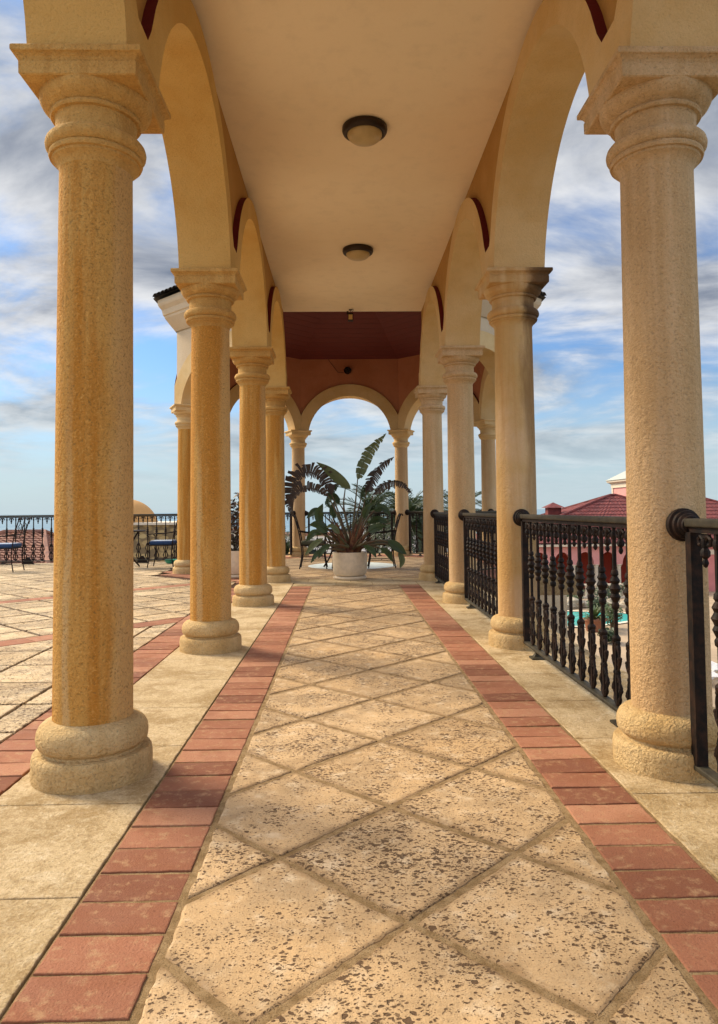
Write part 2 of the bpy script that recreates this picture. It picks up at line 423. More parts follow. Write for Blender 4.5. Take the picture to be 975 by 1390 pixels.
def lattice(mb,planes,bounds,pitch,ang,ox,oy,z,gap,bev,depth,fine_y=0.,tilt=.0):
    ca,sa=math.cos(ang),math.sin(ang)
    x0,x1,y0,y1=bounds; n=int(max(x1-x0,y1-y0)/pitch)+4
    for i in range(-n*2,n*2):
        for j in range(-n*2,n*2):
            q=[]
            for a,b in((0,0),(1,0),(1,1),(0,1)):
                u,v=(i+a)*pitch,(j+b)*pitch; q.append((ox+u*ca-v*sa,oy+u*sa+v*ca))
            if max(p[0] for p in q)<x0 or min(p[0] for p in q)>x1 or max(p[1] for p in q)<y0 or min(p[1] for p in q)>y1: continue
            yy=min(p[1] for p in q)
            slab_piece(mb,clip_region(q,planes),z,gap,bev,depth,(.03 if yy<fine_y else 0.),tilt,.13)
LI,LO,RI,RO,L2=-.460,-.749,.789,1.080,-1.335
PY1=10.38
# substrate under everything (the joints show it)
b=MB(); b.box(((LO+1.85)/2,4.8,-.1425),(1.85-LO,14.6,.30)); b.box((CX+.9,14.8,-.147),(5.4,6.6,.30)); struct(b.build('floor',M['grout']))
b=MB(); b.box(((LO-10.1)/2-.001,6.9,-.152),(10.1+LO-.002,18.2,.30)); struct(b.build('floor',M['grout_dark']))
b=MB(); lattice(b,rect(LI,RI,-1.4,PY1),(LI,RI,-1.4,PY1),.528,PI/4,.165,3.43,.012,.0105,.0075,.03,5.6,.006)
struct(b.build('path',M['travertine']))
def brick_run(mb,x0,x1,y0,y1,phase=1.915,p=.1586):
    k=math.ceil((y0-phase)/p); y=phase+k*p
    while y+p<=y1+.02:
        slab_piece(mb,[(x0,y),(x1,y),(x1,y+p),(x0,y+p)],.012,.0036 if y>4 else .0058,.0032,.03,.03 if y<4 else 0,.014); y+=p
b=MB(); brick_run(b,LI-.289,LI-.006,-1.4,PY1); struct(b.build('brick_border',M['brick']))
b=MB(); brick_run(b,RI+.006,RI+.29,-1.4,PY1+.08,1.87); struct(b.build('brick_border',M['brick']))
b=MB(); brick_run(b,L2-.30,L2-.004,-1.4,10.3,1.95); struct(b.build('brick_border',M['brick']))
def slabs(mb,x0,x1,y0,y1,ph,p):
    y=ph
    while y>y0: y-=p
    while y<y1:
        slab_piece(mb,clip_region([(x0,y),(x1,y),(x1,y+p),(x0,y+p)],rect(x0,x1,y0,y1)),.012,.0028,.003,.03,.04 if y<4 else 0,.001); y+=p
b=MB(); slabs(b,L2,LO-.004,-1.4,10.9,2.10,.655); struct(b.build('pavement',M['slab']))
b=MB(); slabs(b,RO+.004,1.86,-1.4,10.9,2.09,.663); struct(b.build('pavement',M['slab']))
# cross band of plain slabs at the end of the path
b=MB()
for x0,x1 in((LI-.289,-.12),(-.12,.42),(.42,RO)):
    slab_piece(b,[(x0,PY1+.09),(x1,PY1+.09),(x1,10.92),(x0,10.92)],.012,.004,.003,.03)
for x0,x1 in((-1.3,-.55),(-.55,.1),(.1,.75),(.75,1.6)):
    slab_piece(b,[(x0,10.92),(x1,10.92),(x1,11.42),(x0,11.42)],.012,.004,.003,.03)
struct(b.build('pavement',M['slab']))
# pavilion floor : octagon of diagonal tiles inside a brick ring
def octp(ap):
    return [(math.cos(PI/4*k),math.sin(PI/4*k),ap+CX*math.cos(PI/4*k)+CY*math.sin(PI/4*k)) for k in range(8)]
DISC_R=.86
b=MB(); lattice(b,octp(2.62)+[(0,-1,-11.42)],(-3,3.3,11,17.3),.528,PI/4,.165,3.43,.012,.006,.005,.03)
# leave out what the glass disc covers: the disc sits 6 mm higher
struct(b.build('pavilion_floor',M['travertine']))
b=MB()
for k in range(8):
    if k==6: continue
    a=PI/4*k; M4=Matrix.Translation((CX,CY,0))@Matrix.Rotation(a,4,'Z')
    n=17; tmp=MB()
    for i in range(n):
        def U(t,ap): return (ap,(t-.5)*2*ap*math.tan(PI/8))
        slab_piece(tmp,[U(i/n,2.63),U(i/n,3.42),U((i+1)/n,3.42),U((i+1)/n,2.63)][::1],.012,.003,.004,.03)
    b.add(tmp.v,tmp.f,0,False,M4)
struct(b.build('brick_border',M['brick']))
# terrace: near corner laid square, the rest diagonal, brick bands between
s2=math.sqrt(.5)
W0=-9.9
def band_plane(c,sign): return (-s2*sign, s2*sign, c*s2*sign)   # y-x <= c (sign=1)
b=MB()
lattice(b,rect(W0,L2-.30,-1.4,15.9)+[band_plane(8.80,1)],(W0,L2-.3,-1.4,9),.53,0,-1.84,4.19,.012,.0125,.005,.03,6)
struct(b.build('terrace',M['terr_tile'])); b=MB()
cuts=[(9.17,12.95),(13.30,26)]
octout=octp(3.44)
for c0,c1 in cuts:
    pl=rect(W0,L2-.30,-1.4,15.75)+[band_plane(c0,-1),band_plane(c1,1)]
    tmp=MB(); lattice(tmp,pl,(W0,L2-.3,-1.4,15.8),.528,PI/4,-2.966,7.518,.012,.0185,.005,.03)
    # keep pieces outside the pavilion ring
    keep=[]
    ca=octout
    vs=tmp.v
    isl={}
    for f,m_ in zip(tmp.f,tmp.m):
        x=sum(vs[i][0] for i in f)/len(f); y=sum(vs[i][1] for i in f)/len(f)
        ins=all(a_*x+b_*y<=c_ for a_,b_,c_ in ca)
        if not ins: keep.append(f)
    b.add(tmp.v,keep)
struct(b.build('terrace',M['terr_diag']))
b=MB()
for c in (8.80,12.95):
    w=.37 if c==8.80 else .35
    # bricks along the direction (1,1)
    s=-14
    while s<14:
        q=[]
        for ds,dc in((0,0),(.29,0),(.29,w),(0,w)):
            u=s+ds; cc=c+dc   # y-x=cc , x+y = 2*u*s2...
            q.append(((u/s2-cc)/2,(u/s2+cc)/2))
        p=clip_region(q,rect(W0,L2-.30,-1.4,15.75))
        if len(p)>2:
            x=sum(t[0] for t in p)/len(p); y=sum(t[1] for t in p)/len(p)
            if not all(a_*x+b_*y<=c_ for a_,b_,c_ in octout): slab_piece(b,p,.012,.004,.004,.03)
        s+=.29
struct(b.build('brick_border',M['brick']))

# ------------------------------------------------------------------ columns
def shaft_prof():
    return [(.160,.235),(.160,.30),(.1585,.9),(.1565,1.5),(.153,2.1),(.150,2.585)]
def base_mb():
    m=MB()
    m.lathe([(.236,-.01),(.240,.02),(.2405,.085),(.237,.110),(.230,.119),(.200,.123),(.197,.131),(.204,.138),(.213,.144),(.2205,.155),(.2235,.178),(.2205,.202),(.211,.222),(.196,.236),(.176,.243),(.160,.250)],48)
    return m
def cap_mb():
    m=MB()
    m.lathe([(.149,2.55),(.153,2.566),(.162,2.582),(.176,2.594),(.178,2.595),(.180,2.606),(.190,2.607),(.194,2.618),(.190,2.630),(.186,2.632),(.196,2.636),(.206,2.650),(.208,2.664),(.204,2.680),(.194,2.692),(.176,2.697),(.168,2.699),(.1665,2.708),(.1665,2.770),(.170,2.778),(.184,2.780),(.190,2.789),(.186,2.799),(.180,2.801),(.186,2.806),(.204,2.815),(.220,2.829),(.230,2.848),(.233,2.868),(.233,2.874)],48)
    return m
SH=MB(); SH.lathe(shaft_prof(),48)
BS,CP=base_mb(),cap_mb()
AB=MB(); AB.sqloft([(.228,2.864),(.234,2.869),(.235,2.918),(.231,2.920),(.231,2.924),(.237,2.936),(.249,2.946),(.257,2.949),(.259,2.953),(.259,2.970),(.255,2.976)])
cache={}
def mesh_of(mb,key,mat):
    k=(key,mat.name)
    if k not in cache:
        o=mb.build(key,mat); cache[k]=o.data; bpy.data.objects.remove(o)
    return cache[k]
def inst(name,me,parent,loc=None):
    o=bpy.data.objects.new(name,me); COL.objects.link(o); o.parent=parent
    if loc: o.location=loc
    return o
def column(parent,x,y,mat,bmat,cmat,rz=0,label=None):
    c=inst('column',mesh_of(SH,'column',mat),parent,(x,y,0)); c.rotation_euler.z=rz
    if label: c['label']=label
    inst('column_base',mesh_of(BS,'column_base',bmat),c)
    inst('capital',mesh_of(CP,'capital',cmat),c)
    inst('abacus',mesh_of(AB,'abacus',cmat),c)
    return c
arcade=tag(empty('arcade_building',(XL,YS[0],0)),'open arcade with cream arches on two rows of round columns under a flat ceiling','arcade')
arcade.location=(0,0,0)
for i,y in enumerate(YS):
    column(arcade,XL,y,M['ochre'],M['base'],M['gold'],0,'ochre-streaked round column' if i>1 else None)
    column(arcade,XR,y,M['stained'] if i==3 else M['cream'],M['base'],M['stained'] if i==3 else M['cream'],0,'cream column with a dark water stain down its outer side' if i==3 else None)

# ------------------------------------------------------------------ arched walls
def arch_pts(a,zc,bh,zmin,n=28):
    """samples of the opening curve (u,z) from left foot to right foot, cut at zmin"""
    t0=math.asin((zmin-zc)/bh)
    return [(-a*math.cos(t),zc+bh*math.sin(t)) for t in [t0+(PI-2*t0)*k/n for k in range(n+1)]]
def strip_solid(mb,cols,tf,th,mats=(0,0,0)):
    """cols: list of (u,zlow,zhigh); tf(u,d,z)->xyz ; solid of thickness th; mats: inner face, outer face, rest"""
    n=len(cols)
    vs=[]
    for u,a,c in cols:
        for d in(-th/2,th/2):
            vs.append(tf(u,d,a)); vs.append(tf(u,d,c))
    def F(q,mi): mb.add([vs[i] for i in q],[(0,1,2,3)],mi,False)
    for i in range(n-1):
        a=i*4;c=a+4
        if abs(cols[i][0]-cols[i+1][0])>1e-7 and (cols[i][2]-cols[i][1]>1e-5 or cols[i+1][2]-cols[i+1][1]>1e-5):
            F((a,a+1,c+1,c),mats[0]); F((a+2,c+2,c+3,a+3),mats[1])
        F((a,c,c+2,a+2),mats[2]); F((a+1,a+3,c+3,c+1),mats[-1])
    F((0,2,3,1),mats[2]); e=(n-1)*4; F((e,e+1,e+3,e+2),mats[2])
def bay_cols(half,a,zc,b,zspring,Ra,Rb,ztop):
    pts=arch_pts(a,zc,b,zspring)
    us=sorted(set([-half]+[p[0] for p in pts]+[half]+[half*math.sin(t*PI/2/14) for t in range(-14,15)]))
    def inn(u):
        if abs(u)>=abs(pts[0][0])-1e-9: return zspring
        return max(zspring,zc+b*math.sqrt(max(0,1-(u/a)**2)))
    zj=zspring+.235
    def out(u): return max(zj,min(ztop,zc+Rb*math.sqrt(max(0,1-(u/Ra)**2)))) if abs(u)<Ra else zj
    f=pts[0][0]
    us=[u for u in us]
    return [(u,inn(u),out(u)) for u in us],out
def arch_bay(parent,tf,half,a,zc,b,Ra,Rb,ztrim,zwall,th,wallmats,name='arched_wall',tm=None,rec=.04):
    cols,out=bay_cols(half,a,zc,b,ZAB+.001,Ra,Rb,ztrim)
    w=MB(); strip_solid(w,[(u,o,zwall) for u,i,o in cols],tf,th-2*rec,(0,1,1))
    wo=w.build(name,wallmats,parent)
    t=MB(); strip_solid(t,cols,tf,th,(0,0,0,1))
    t.build('arch_trim',[tm or M['trim'],M['maroon']],wo)  # outer edge of the arch ring coloured maroon
    return wo
def row_tf(X,yc,sgn):
    # d positive = outward
    return lambda u,d,z:(X+sgn*d,yc+u,z)
for X,sg in((XL,-1),(XR,1)):
    for i in range(5):
        yc=(YS[i]+YS[i+1])/2
        arch_bay(arcade,row_tf(X,yc,sg),2.6745/2,1.112,2.816,1.112,1.295,1.295,ZC-.004,4.62,.40,[M['spandrel'],M['outer']],tm=M['trim_gold'] if sg<0 else None,rec=.055)
b=MB(); b.box(((XL+XR)/2,(YS[0]-.2+11.13)/2,ZC+.075),(XR-XL-.292,11.13-YS[0]+.2,.15)); b.build('ceiling',M['ceiling'],arcade)
b=MB(); b.box(((XL+XR)/2,(YS[0]-.3+10.9)/2,4.72),(XR-XL+.7,10.9-YS[0]+.3,.20)); b.build('roof',M['roof_dark'],arcade)

pav=tag(empty('pavilion_building'),'octagonal arched pavilion with dark red walls inside, at the far end of the arcade','pavilion')
def side_tf(k):
    a=PI/4*k; n=Vector((math.cos(a),math.sin(a),0)); t=Vector((-n.y,n.x,0))
    def tf(u,d,z):
        p=Vector((CX,CY,z))+n*(A+d)+t*u*(1+d/A); return (p.x,p.y,p.z)
    return tf
HS=A*math.tan(PI/8)
for k in range(8):
    if k==6:
        w=MB(); strip_solid(w,[(-HS,ZC+.16,4.78),(HS,ZC+.16,4.78)],side_tf(k),.36,(0,1,1)); w.build('header_wall',[M['maroon'],M['outer']],pav); continue
    arch_bay(pav,side_tf(k),HS,1.04,2.80,.975,1.34,1.25,4.6,4.78,.40,[M['terracotta'],M['outer']])
rad=A/math.cos(PI/8)
for k in range(8):
    a=PI/8+PI/4*k
    if k in(5,6): continue     # those two vertices stand on the last arcade columns
    x,y=CX+rad*math.cos(a),CY+rad*math.sin(a)
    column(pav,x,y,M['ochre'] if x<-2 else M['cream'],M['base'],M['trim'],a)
# octagonal sloping plank ceiling
def oct_ring(ap,z): 
    r=ap/math.cos(PI/8); return [(CX+r*math.cos(PI/8+PI/4*k),CY+r*math.sin(PI/8+PI/4*k),z) for k in range(8)]
b=MB(); r0=oct_ring(2.775,4.65); r1=oct_ring(.05,6.05)
b.add(r0+r1,[(k,k+8,(k+1)%8+8,(k+1)%8) for k in range(8)]+[tuple(range(8,16))])
def planks():
    t=NT('maroon_planks')
    sx=t.n('ShaderNodeSeparateXYZ'); t.set(sx.inputs[0],t.pos)
    fr=t.math('FRACT',t.math('MULTIPLY',sx.outputs[2],14.))
    c=t.mix(t.noise(5,4),(.13,.015,.012),(.10,.012,.010)); c=t.mix(t.ramp(fr,.93,.99),c,(.06,.008,.007))
    return t.fin(c,.7,t.bump(t.ramp(fr,.98,.9),.6,.01))
M['planks']=planks()
b.build('ceiling',M['planks'],pav)
# cornice: swept profile (apothem, z)
prof=[(3.128,4.30),(3.16,4.34),(3.24,4.44),(3.30,4.52),(3.31,4.56),(3.33,4.57),(3.35,4.66),(3.40,4.72),(3.415,4.76),(3.415,4.83),(3.10,4.85)]
b=MB(); vs=[];fs=[]
for ap,z in prof: vs+=oct_ring(ap,z)
for j in range(len(prof)-1):
    for k in range(8): fs.append((j*8+k,j*8+(k+1)%8,(j+1)*8+(k+1)%8,(j+1)*8+k))
b.add(vs,fs); b.build('cornice',M['outer'],pav)
b=MB()
for k in range(8):
    a=PI/4*k; n=Vector((math.cos(a),math.sin(a),0)); t=Vector((-n.y,n.x,0))
    NV=10
    for s in range(-12,13):
        lw=.125
        for v in range(NV):
            ap0=3.50-(3.45)*v/NV; ap1=3.50-3.45*(v+1)/NV
            uc=s*lw
            if abs(uc)>ap0*math.tan(PI/8)-.02: continue
            z0=4.87+(3.50-ap0)*.46; z1=4.87+(3.50-ap1)*.46
            vs=[];fs=[];m_=7
            for ap,z,l in((ap0,z0+.012,0),(ap1,z1,1)):
                for i in range(m_):
                    q=PI*i/(m_-1); uu=uc+.062*math.cos(q)
                    p=Vector((CX,CY,z+.05*math.sin(q)))+n*ap+t*max(-ap*math.tan(PI/8),min(ap*math.tan(PI/8),uu)); vs.append(p)
            for i in range(m_-1): fs.append((i,i+1,m_+i+1,m_+i))
            b.add(vs,fs,0,True)
r0=oct_ring(3.49,4.855); apx=(CX,CY,4.855+3.49*.46)
b.add(r0+[apx],[(k,(k+1)%8,8) for k in range(8)])
b.build('roof',M['roof_dark'],pav)

# ------------------------------------------------------------------ fixtures
def ceiling_light(x,y,label):
    r=tag(empty('ceiling_light',(x,y,ZC)),label,'ceiling light','round lamps on the arcade ceiling')
    m=MB(); m.lathe([(.172,-.0),(.182,-.006),(.184,-.030),(.176,-.050),(.158,-.062),(.146,-.064),(.140,-.058)],40); m.build('lamp_ring',M['bronze'],r)
    m=MB(); m.lathe([(.142,-.055),(.142,-.066),(.132,-.088),(.108,-.108),(.072,-.122),(.032,-.130),(.002,-.131)],40); m.build('lamp_shade',M['lampglass'],r)
ceiling_light(.200,5.70,'larger round bronze lamp on the ceiling, nearer the viewer')
ceiling_light(.200,8.43,'smaller-looking round bronze lamp farther along the ceiling')
la=tag(empty('lantern',(.137,11.02,ZC)),'small square black lantern with amber glass hanging at the far edge of the ceiling','lantern')
m=MB(); m.tube([(0,0,0.),(.004,0,-.035),(0,0,-.06)],.004,6); m.box((0,0,-.004),(.05,.05,.008))
m.box((0,0,-.072),(.082,.082,.022)); m.box((0,0,-.058),(.05,.05,.012)); m.box((0,0,-.172),(.082,.082,.014))
for i in(-1,1):
    for j in(-1,1): m.box((i*.036,j*.036,-.122),(.008,.008,.09))
m.box((-.045,0,-.05),(.03,.012,.05)); m.build('lantern_frame',M['iron'],la)
m=MB(); m.box((0,0,-.124),(.062,.062,.080)); m.build('lantern_glass',M['amber'],la)
m=MB(); m.tube([(.0,0,-.01),(.03,-.03,.0),(.045,-.05,-.02),(.03,-.06,-.045)],.0035,5); m.build('loose_wire',M['iron'],la)
bl=tag(empty('wall_spotlight',(.127,CY+A-.19,4.37)),'small round black spotlight fixed on the terracotta wall above the far arch','spotlight')
m=MB(); m.lathe([(.05,0),(.085,.01),(.09,.05),(.08,.10),(.062,.13),(.01,.135)],24,M=Matrix.Rotation(PI/2,4,'X')); m.build('spotlight_housing',M['iron'],bl)
m=MB(); m.tube([(-.09,-.008,-.04),(-.22,-.006,-.04),(-.36,-.006,.14),(-.45,-.006,.27)],.006,5); m.build('cable',M['bronze'],bl)

# ------------------------------------------------------------------ railings
def baluster_mb():
    m=MB()
    z0,z1=.085,1.0
    m.box((0,0,(z0+z1)/2),(.017,.017,z1-z0))
    k=[(.012,.575),(.019,.582),(.021,.600),(.014,.612),(.019,.622),(.027,.640),(.019,.656),(.022,.664),(.031,.682),(.022,.698),(.019,.706),(.027,.722),(.019,.738),(.014,.746),(.020,.755),(.018,.772),(.011,.780)]
    m.lathe(k,10,cap=False)
    m.lathe([(.012,.935),(.017,.945),(.017,.965),(.012,.975)],8,cap=False)
    # cast openwork foot: mirrored loops with leaf knobs
    for s in(-1,1):
        pts=[]
        for i in range(15):
            t=i/14; z=.095+t*.315
            w=.010+.034*abs(math.sin(t*PI*2))**.8*(1.0 if t<.5 else .85)
            pts.append((0,s*w,z))
        m.tube(pts,[.010+.004*math.sin(i*2.1) for i in range(15)],6)
        for z,w,r in((.17,.046,.014),(.255,.012,.016),(.33,.042,.013),(.405,.018,.016),(.215,.030,.011),(.30,.028,.011)):
            m.lathe([(.001,-r),(r*.8,-r*.6),(r,0),(r*.8,r*.6),(.001,r)],7,(0,s*w,z))
    m.lathe([(.014,.405),(.024,.418),(.024,.432),(.013,.445)],8,cap=False)
    return m
def pendant_mb():
    m=MB()
    m.box((0,0,.985),(.012,.075,.016))
    for s in(-1,1):
        m.tube([(0,s*.006,.965),(0,s*.028,.985),(0,s*.048,.972),(0,s*.044,.952),(0,s*.028,.950)],.009,6)
    m.lathe([(.001,.862),(.008,.868),(.013,.880),(.010,.892),(.008,.897),(.019,.908),(.020,.925),(.012,.938),(.016,.95),(.014,.975)],8)
    return m
BAL=mesh_of(baluster_mb(),'baluster',M['iron']); PEN=mesh_of(pendant_mb(),'pendant',M['iron'])
def railing(p,q,label,group='ornate black iron railings',off0=.17,off1=.17,feet=True,collars=True):
    p=Vector((*p,0));q=Vector((*q,0)); L=(q-p).length; a=math.atan2(q.y-p.y,q.x-p.x)-PI/2   # local +Y along the panel
    r=tag(empty('railing',p,a),label,'railing',group)
    s0,s1=off0+.07,L-off1-.07
    m=MB(); m.rbox((0,L/2,1.035),(.062,L-off0-off1,.034),.008); m.build('handrail',M['rail'],r)
    m=MB(); m.box((0,L/2,1.006),(.030,L-off0-off1-.02,.020)); m.build('upper_bar',M['iron'],r)
    m=MB(); m.rbox((0,L/2,.075),(.050,L-off0-off1-.06,.022),.006); m.build('bottom_rail',M['rail'],r)
    for s in(s0,s1):
        m=MB(); m.box((0,s,.535),(.045,.045,.925)); m.build('post',M['iron'],r)
    n=max(2,round((s1-s0)/.19)); d=(s1-s0)/n
    for i in range(1,n): inst('baluster',BAL,r,(0,s0+i*d,0))
    for i in range(n): inst('pendant',PEN,r,(0,s0+(i+.5)*d,0))
    if feet:
        for s in(s0+.30,s1-.30):
            m=MB(); m.box((0,s,.04),(.03,.035,.055)); m.sqloft([(.05,.012),(.05,.022),(.028,.030),(.018,.045)],(0,s)); m.build('foot',M['rail'],r)
    if collars:
        for s,sg in((off0,1),(L-off1,-1)):
            m=MB(); m.lathe([(.03,-.03),(.066,-.028),(.069,-.018),(.067,.002),(.057,.006),(.057,.012),(.060,.018),(.057,.028),(.048,.032),(.046,.042),(.038,.048),(.036,.058),(.03,.06)],28,M=Matrix.Translation((0,s,1.025))@Matrix.Rotation(-sg*PI/2,4,'X')); m.build('collar',M['iron'],r)
    return r
lab=['railing section in front of the nearest right-hand column, cut by the frame edge','railing section between the nearest cream column and the water-stained column','railing section between the water-stained column and the third right-hand column','short-looking railing section between the last two columns on the right']
for i in range(4): railing((XR,YS[i+1]),(XR,YS[i+2]),lab[i])
def vtx(k): 
    a=PI/8+PI/4*k; return (CX+rad*math.cos(a),CY+rad*math.sin(a))
for (k0,k1),l in(((6,7),'pavilion railing running right from the last right-hand arcade column'),((7,0),'railing on the right side of the pavilion behind the right columns'),((0,1),'pavilion railing on the far right slanting side, before the palm trunk'),((1,2),'railing across the far opening of the pavilion behind the big plant'),((2,3),'pavilion railing on the far left slanting side beyond the left chair')):
    railing(vtx(k0),vtx(k1),l)
xs=[vtx(3)[0]-.02,-5.22,-7.62,-9.95]
for i,l in enumerate(('terrace railing section beside the pavilion, behind the blue-cushioned seat','terrace railing section hidden partly by the nearest left column','terrace railing section at the left edge, before the brown tiled roof')):
    r=railing((xs[i],15.5),(xs[i+1],15.5),l,off0=.17 if i==0 else .0,off1=0.,collars=(i==0))
    m=MB(); m.add([(-.02,-.13,.012),(.02,-.13,.012),(.02,.13,.012),(-.02,.13,.012),(-.02,-.02,.16),(.02,-.02,.16),(.02,.02,.16),(-.02,.02,.16)],[(0,1,5,4),(1,2,6,5),(2,3,7,6),(3,0,4,7),(4,5,6,7)]); m.build('gusset',M['iron'],r,(0,xs[i]-xs[i+1]-.02 if False else 1.5,0))

# ------------------------------------------------------------------ potted plants
def pot(x,y,r,h,label,cat='plant pot'):
    o=tag(empty('plant_pot',(x,y,.012)),label,cat)
    m=MB(); m.lathe([(r*.80,.055),(r*.90,.07),(r*.97,.12),(r,.20),(r*1.0,h-.02),(r*.995,h),(r*.93,h),(r*.91,h-.03),(r*.5,h-.04),(.002,h-.04)],40); m.build('pot_body',M['pot'],o)
    m=MB(); m.lathe([(r*.80,0),(r*.93,.005),(r*.97,.03),(r*.95,.045),(r*.86,.040),(r*.84,.054),(.01,.054)],36); m.build('saucer',M['pot'],o)
    m=MB(); m.lathe([(r*.9,h-.045),(r*.6,h-.028),(.002,h-.02)],24,cap=False); m.build('soil',M['soil'],o)
    return o
PX,PYY=.095,11.36
pot(PX,PYY,.272,.425,'squat white glazed pot on a saucer at the end of the path')
def bez(pts,n):
    # catmull-rom through pts
    P=[Vector(p) for p in pts]; P=[P[0]*2-P[1]]+P+[P[-1]*2-P[-2]]; out=[]
    for i in range(1,len(P)-2):
        for j in range(n):
            t=j/n; a,b_,c,d=P[i-1],P[i],P[i+1],P[i+2]
            out.append(.5*((2*b_)+(c-a)*t+(2*a-5*b_+4*c-d)*t*t+(3*b_-a-3*c+d)*t**3))
    out.append(P[-2]); return out
def blade(mb,pts,width,fold=.35,torn=0.,n=9,up=Vector((0,-.35,1)),droop=0.,tip=1.0,rr=None,inner=1.):
    rr=rr or rnd
    c=bez(pts,n); K=len(c)
    L=[0]
    for i in range(1,K): L.append(L[-1]+(c[i]-c[i-1]).length)
    for sgn in(-1,1):
        rows=[]
        for i in range(K):
            t=L[i]/L[-1]
            w=width*(inner if sgn<0 else 1.)*(math.sin(PI*min(1,t*1.0)**.75)**.8 if 0<t<1 else 0.02)
            tg=(c[min(i+1,K-1)]-c[max(i-1,0)]).normalized(); side=tg.cross(up)
            if side.length<.05: side=tg.orthogonal()
            side.normalize(); nn=side.cross(tg).normalized()
            rows.append((c[i],side*sgn*w*math.cos(fold)+nn*w*math.sin(fold)+Vector((0,0,-droop*w)),tg,w))
        if torn<=0:
            vs=[];fs=[]
            for p,o,tg,w in rows: vs+= [p,p+o*.55+Vector((0,0,.004)),p+o]
            for i in range(K-1):
                for j in range(2): fs.append((i*3+j,i*3+3+j,i*3+4+j,i*3+1+j))
            mb.add(vs,fs,0,True)
        else:
            i=0
            while i<K-1:
                st=rr.choice([1,1,1,2]); e=min(K-1,i+st)
                p0,o0,tg,w=rows[i]; p1,o1,_,w1=rows[e]
                gap=torn*rr.uniform(.2,.9); k=rr.uniform(.72,1.08); bend=Vector((rr.uniform(-.25,.25),rr.uniform(-.3,.3),-rr.uniform(0,.9)))*w*torn
                pe=p1.lerp(p0,gap*.35)
                a=p0+o0*k*.6+bend*.3; b_=pe+o1*k*.6+bend*.3
                ca=p0+o0*k+bend; cb=(pe.lerp(p0,gap*.6))+o1*k*.95+bend
                mb.add([p0,p1.lerp(p0,gap*.12),b_,a,cb,ca],[(0,1,2,3),(3,2,4,5)],0,True)
                i=e
    return c
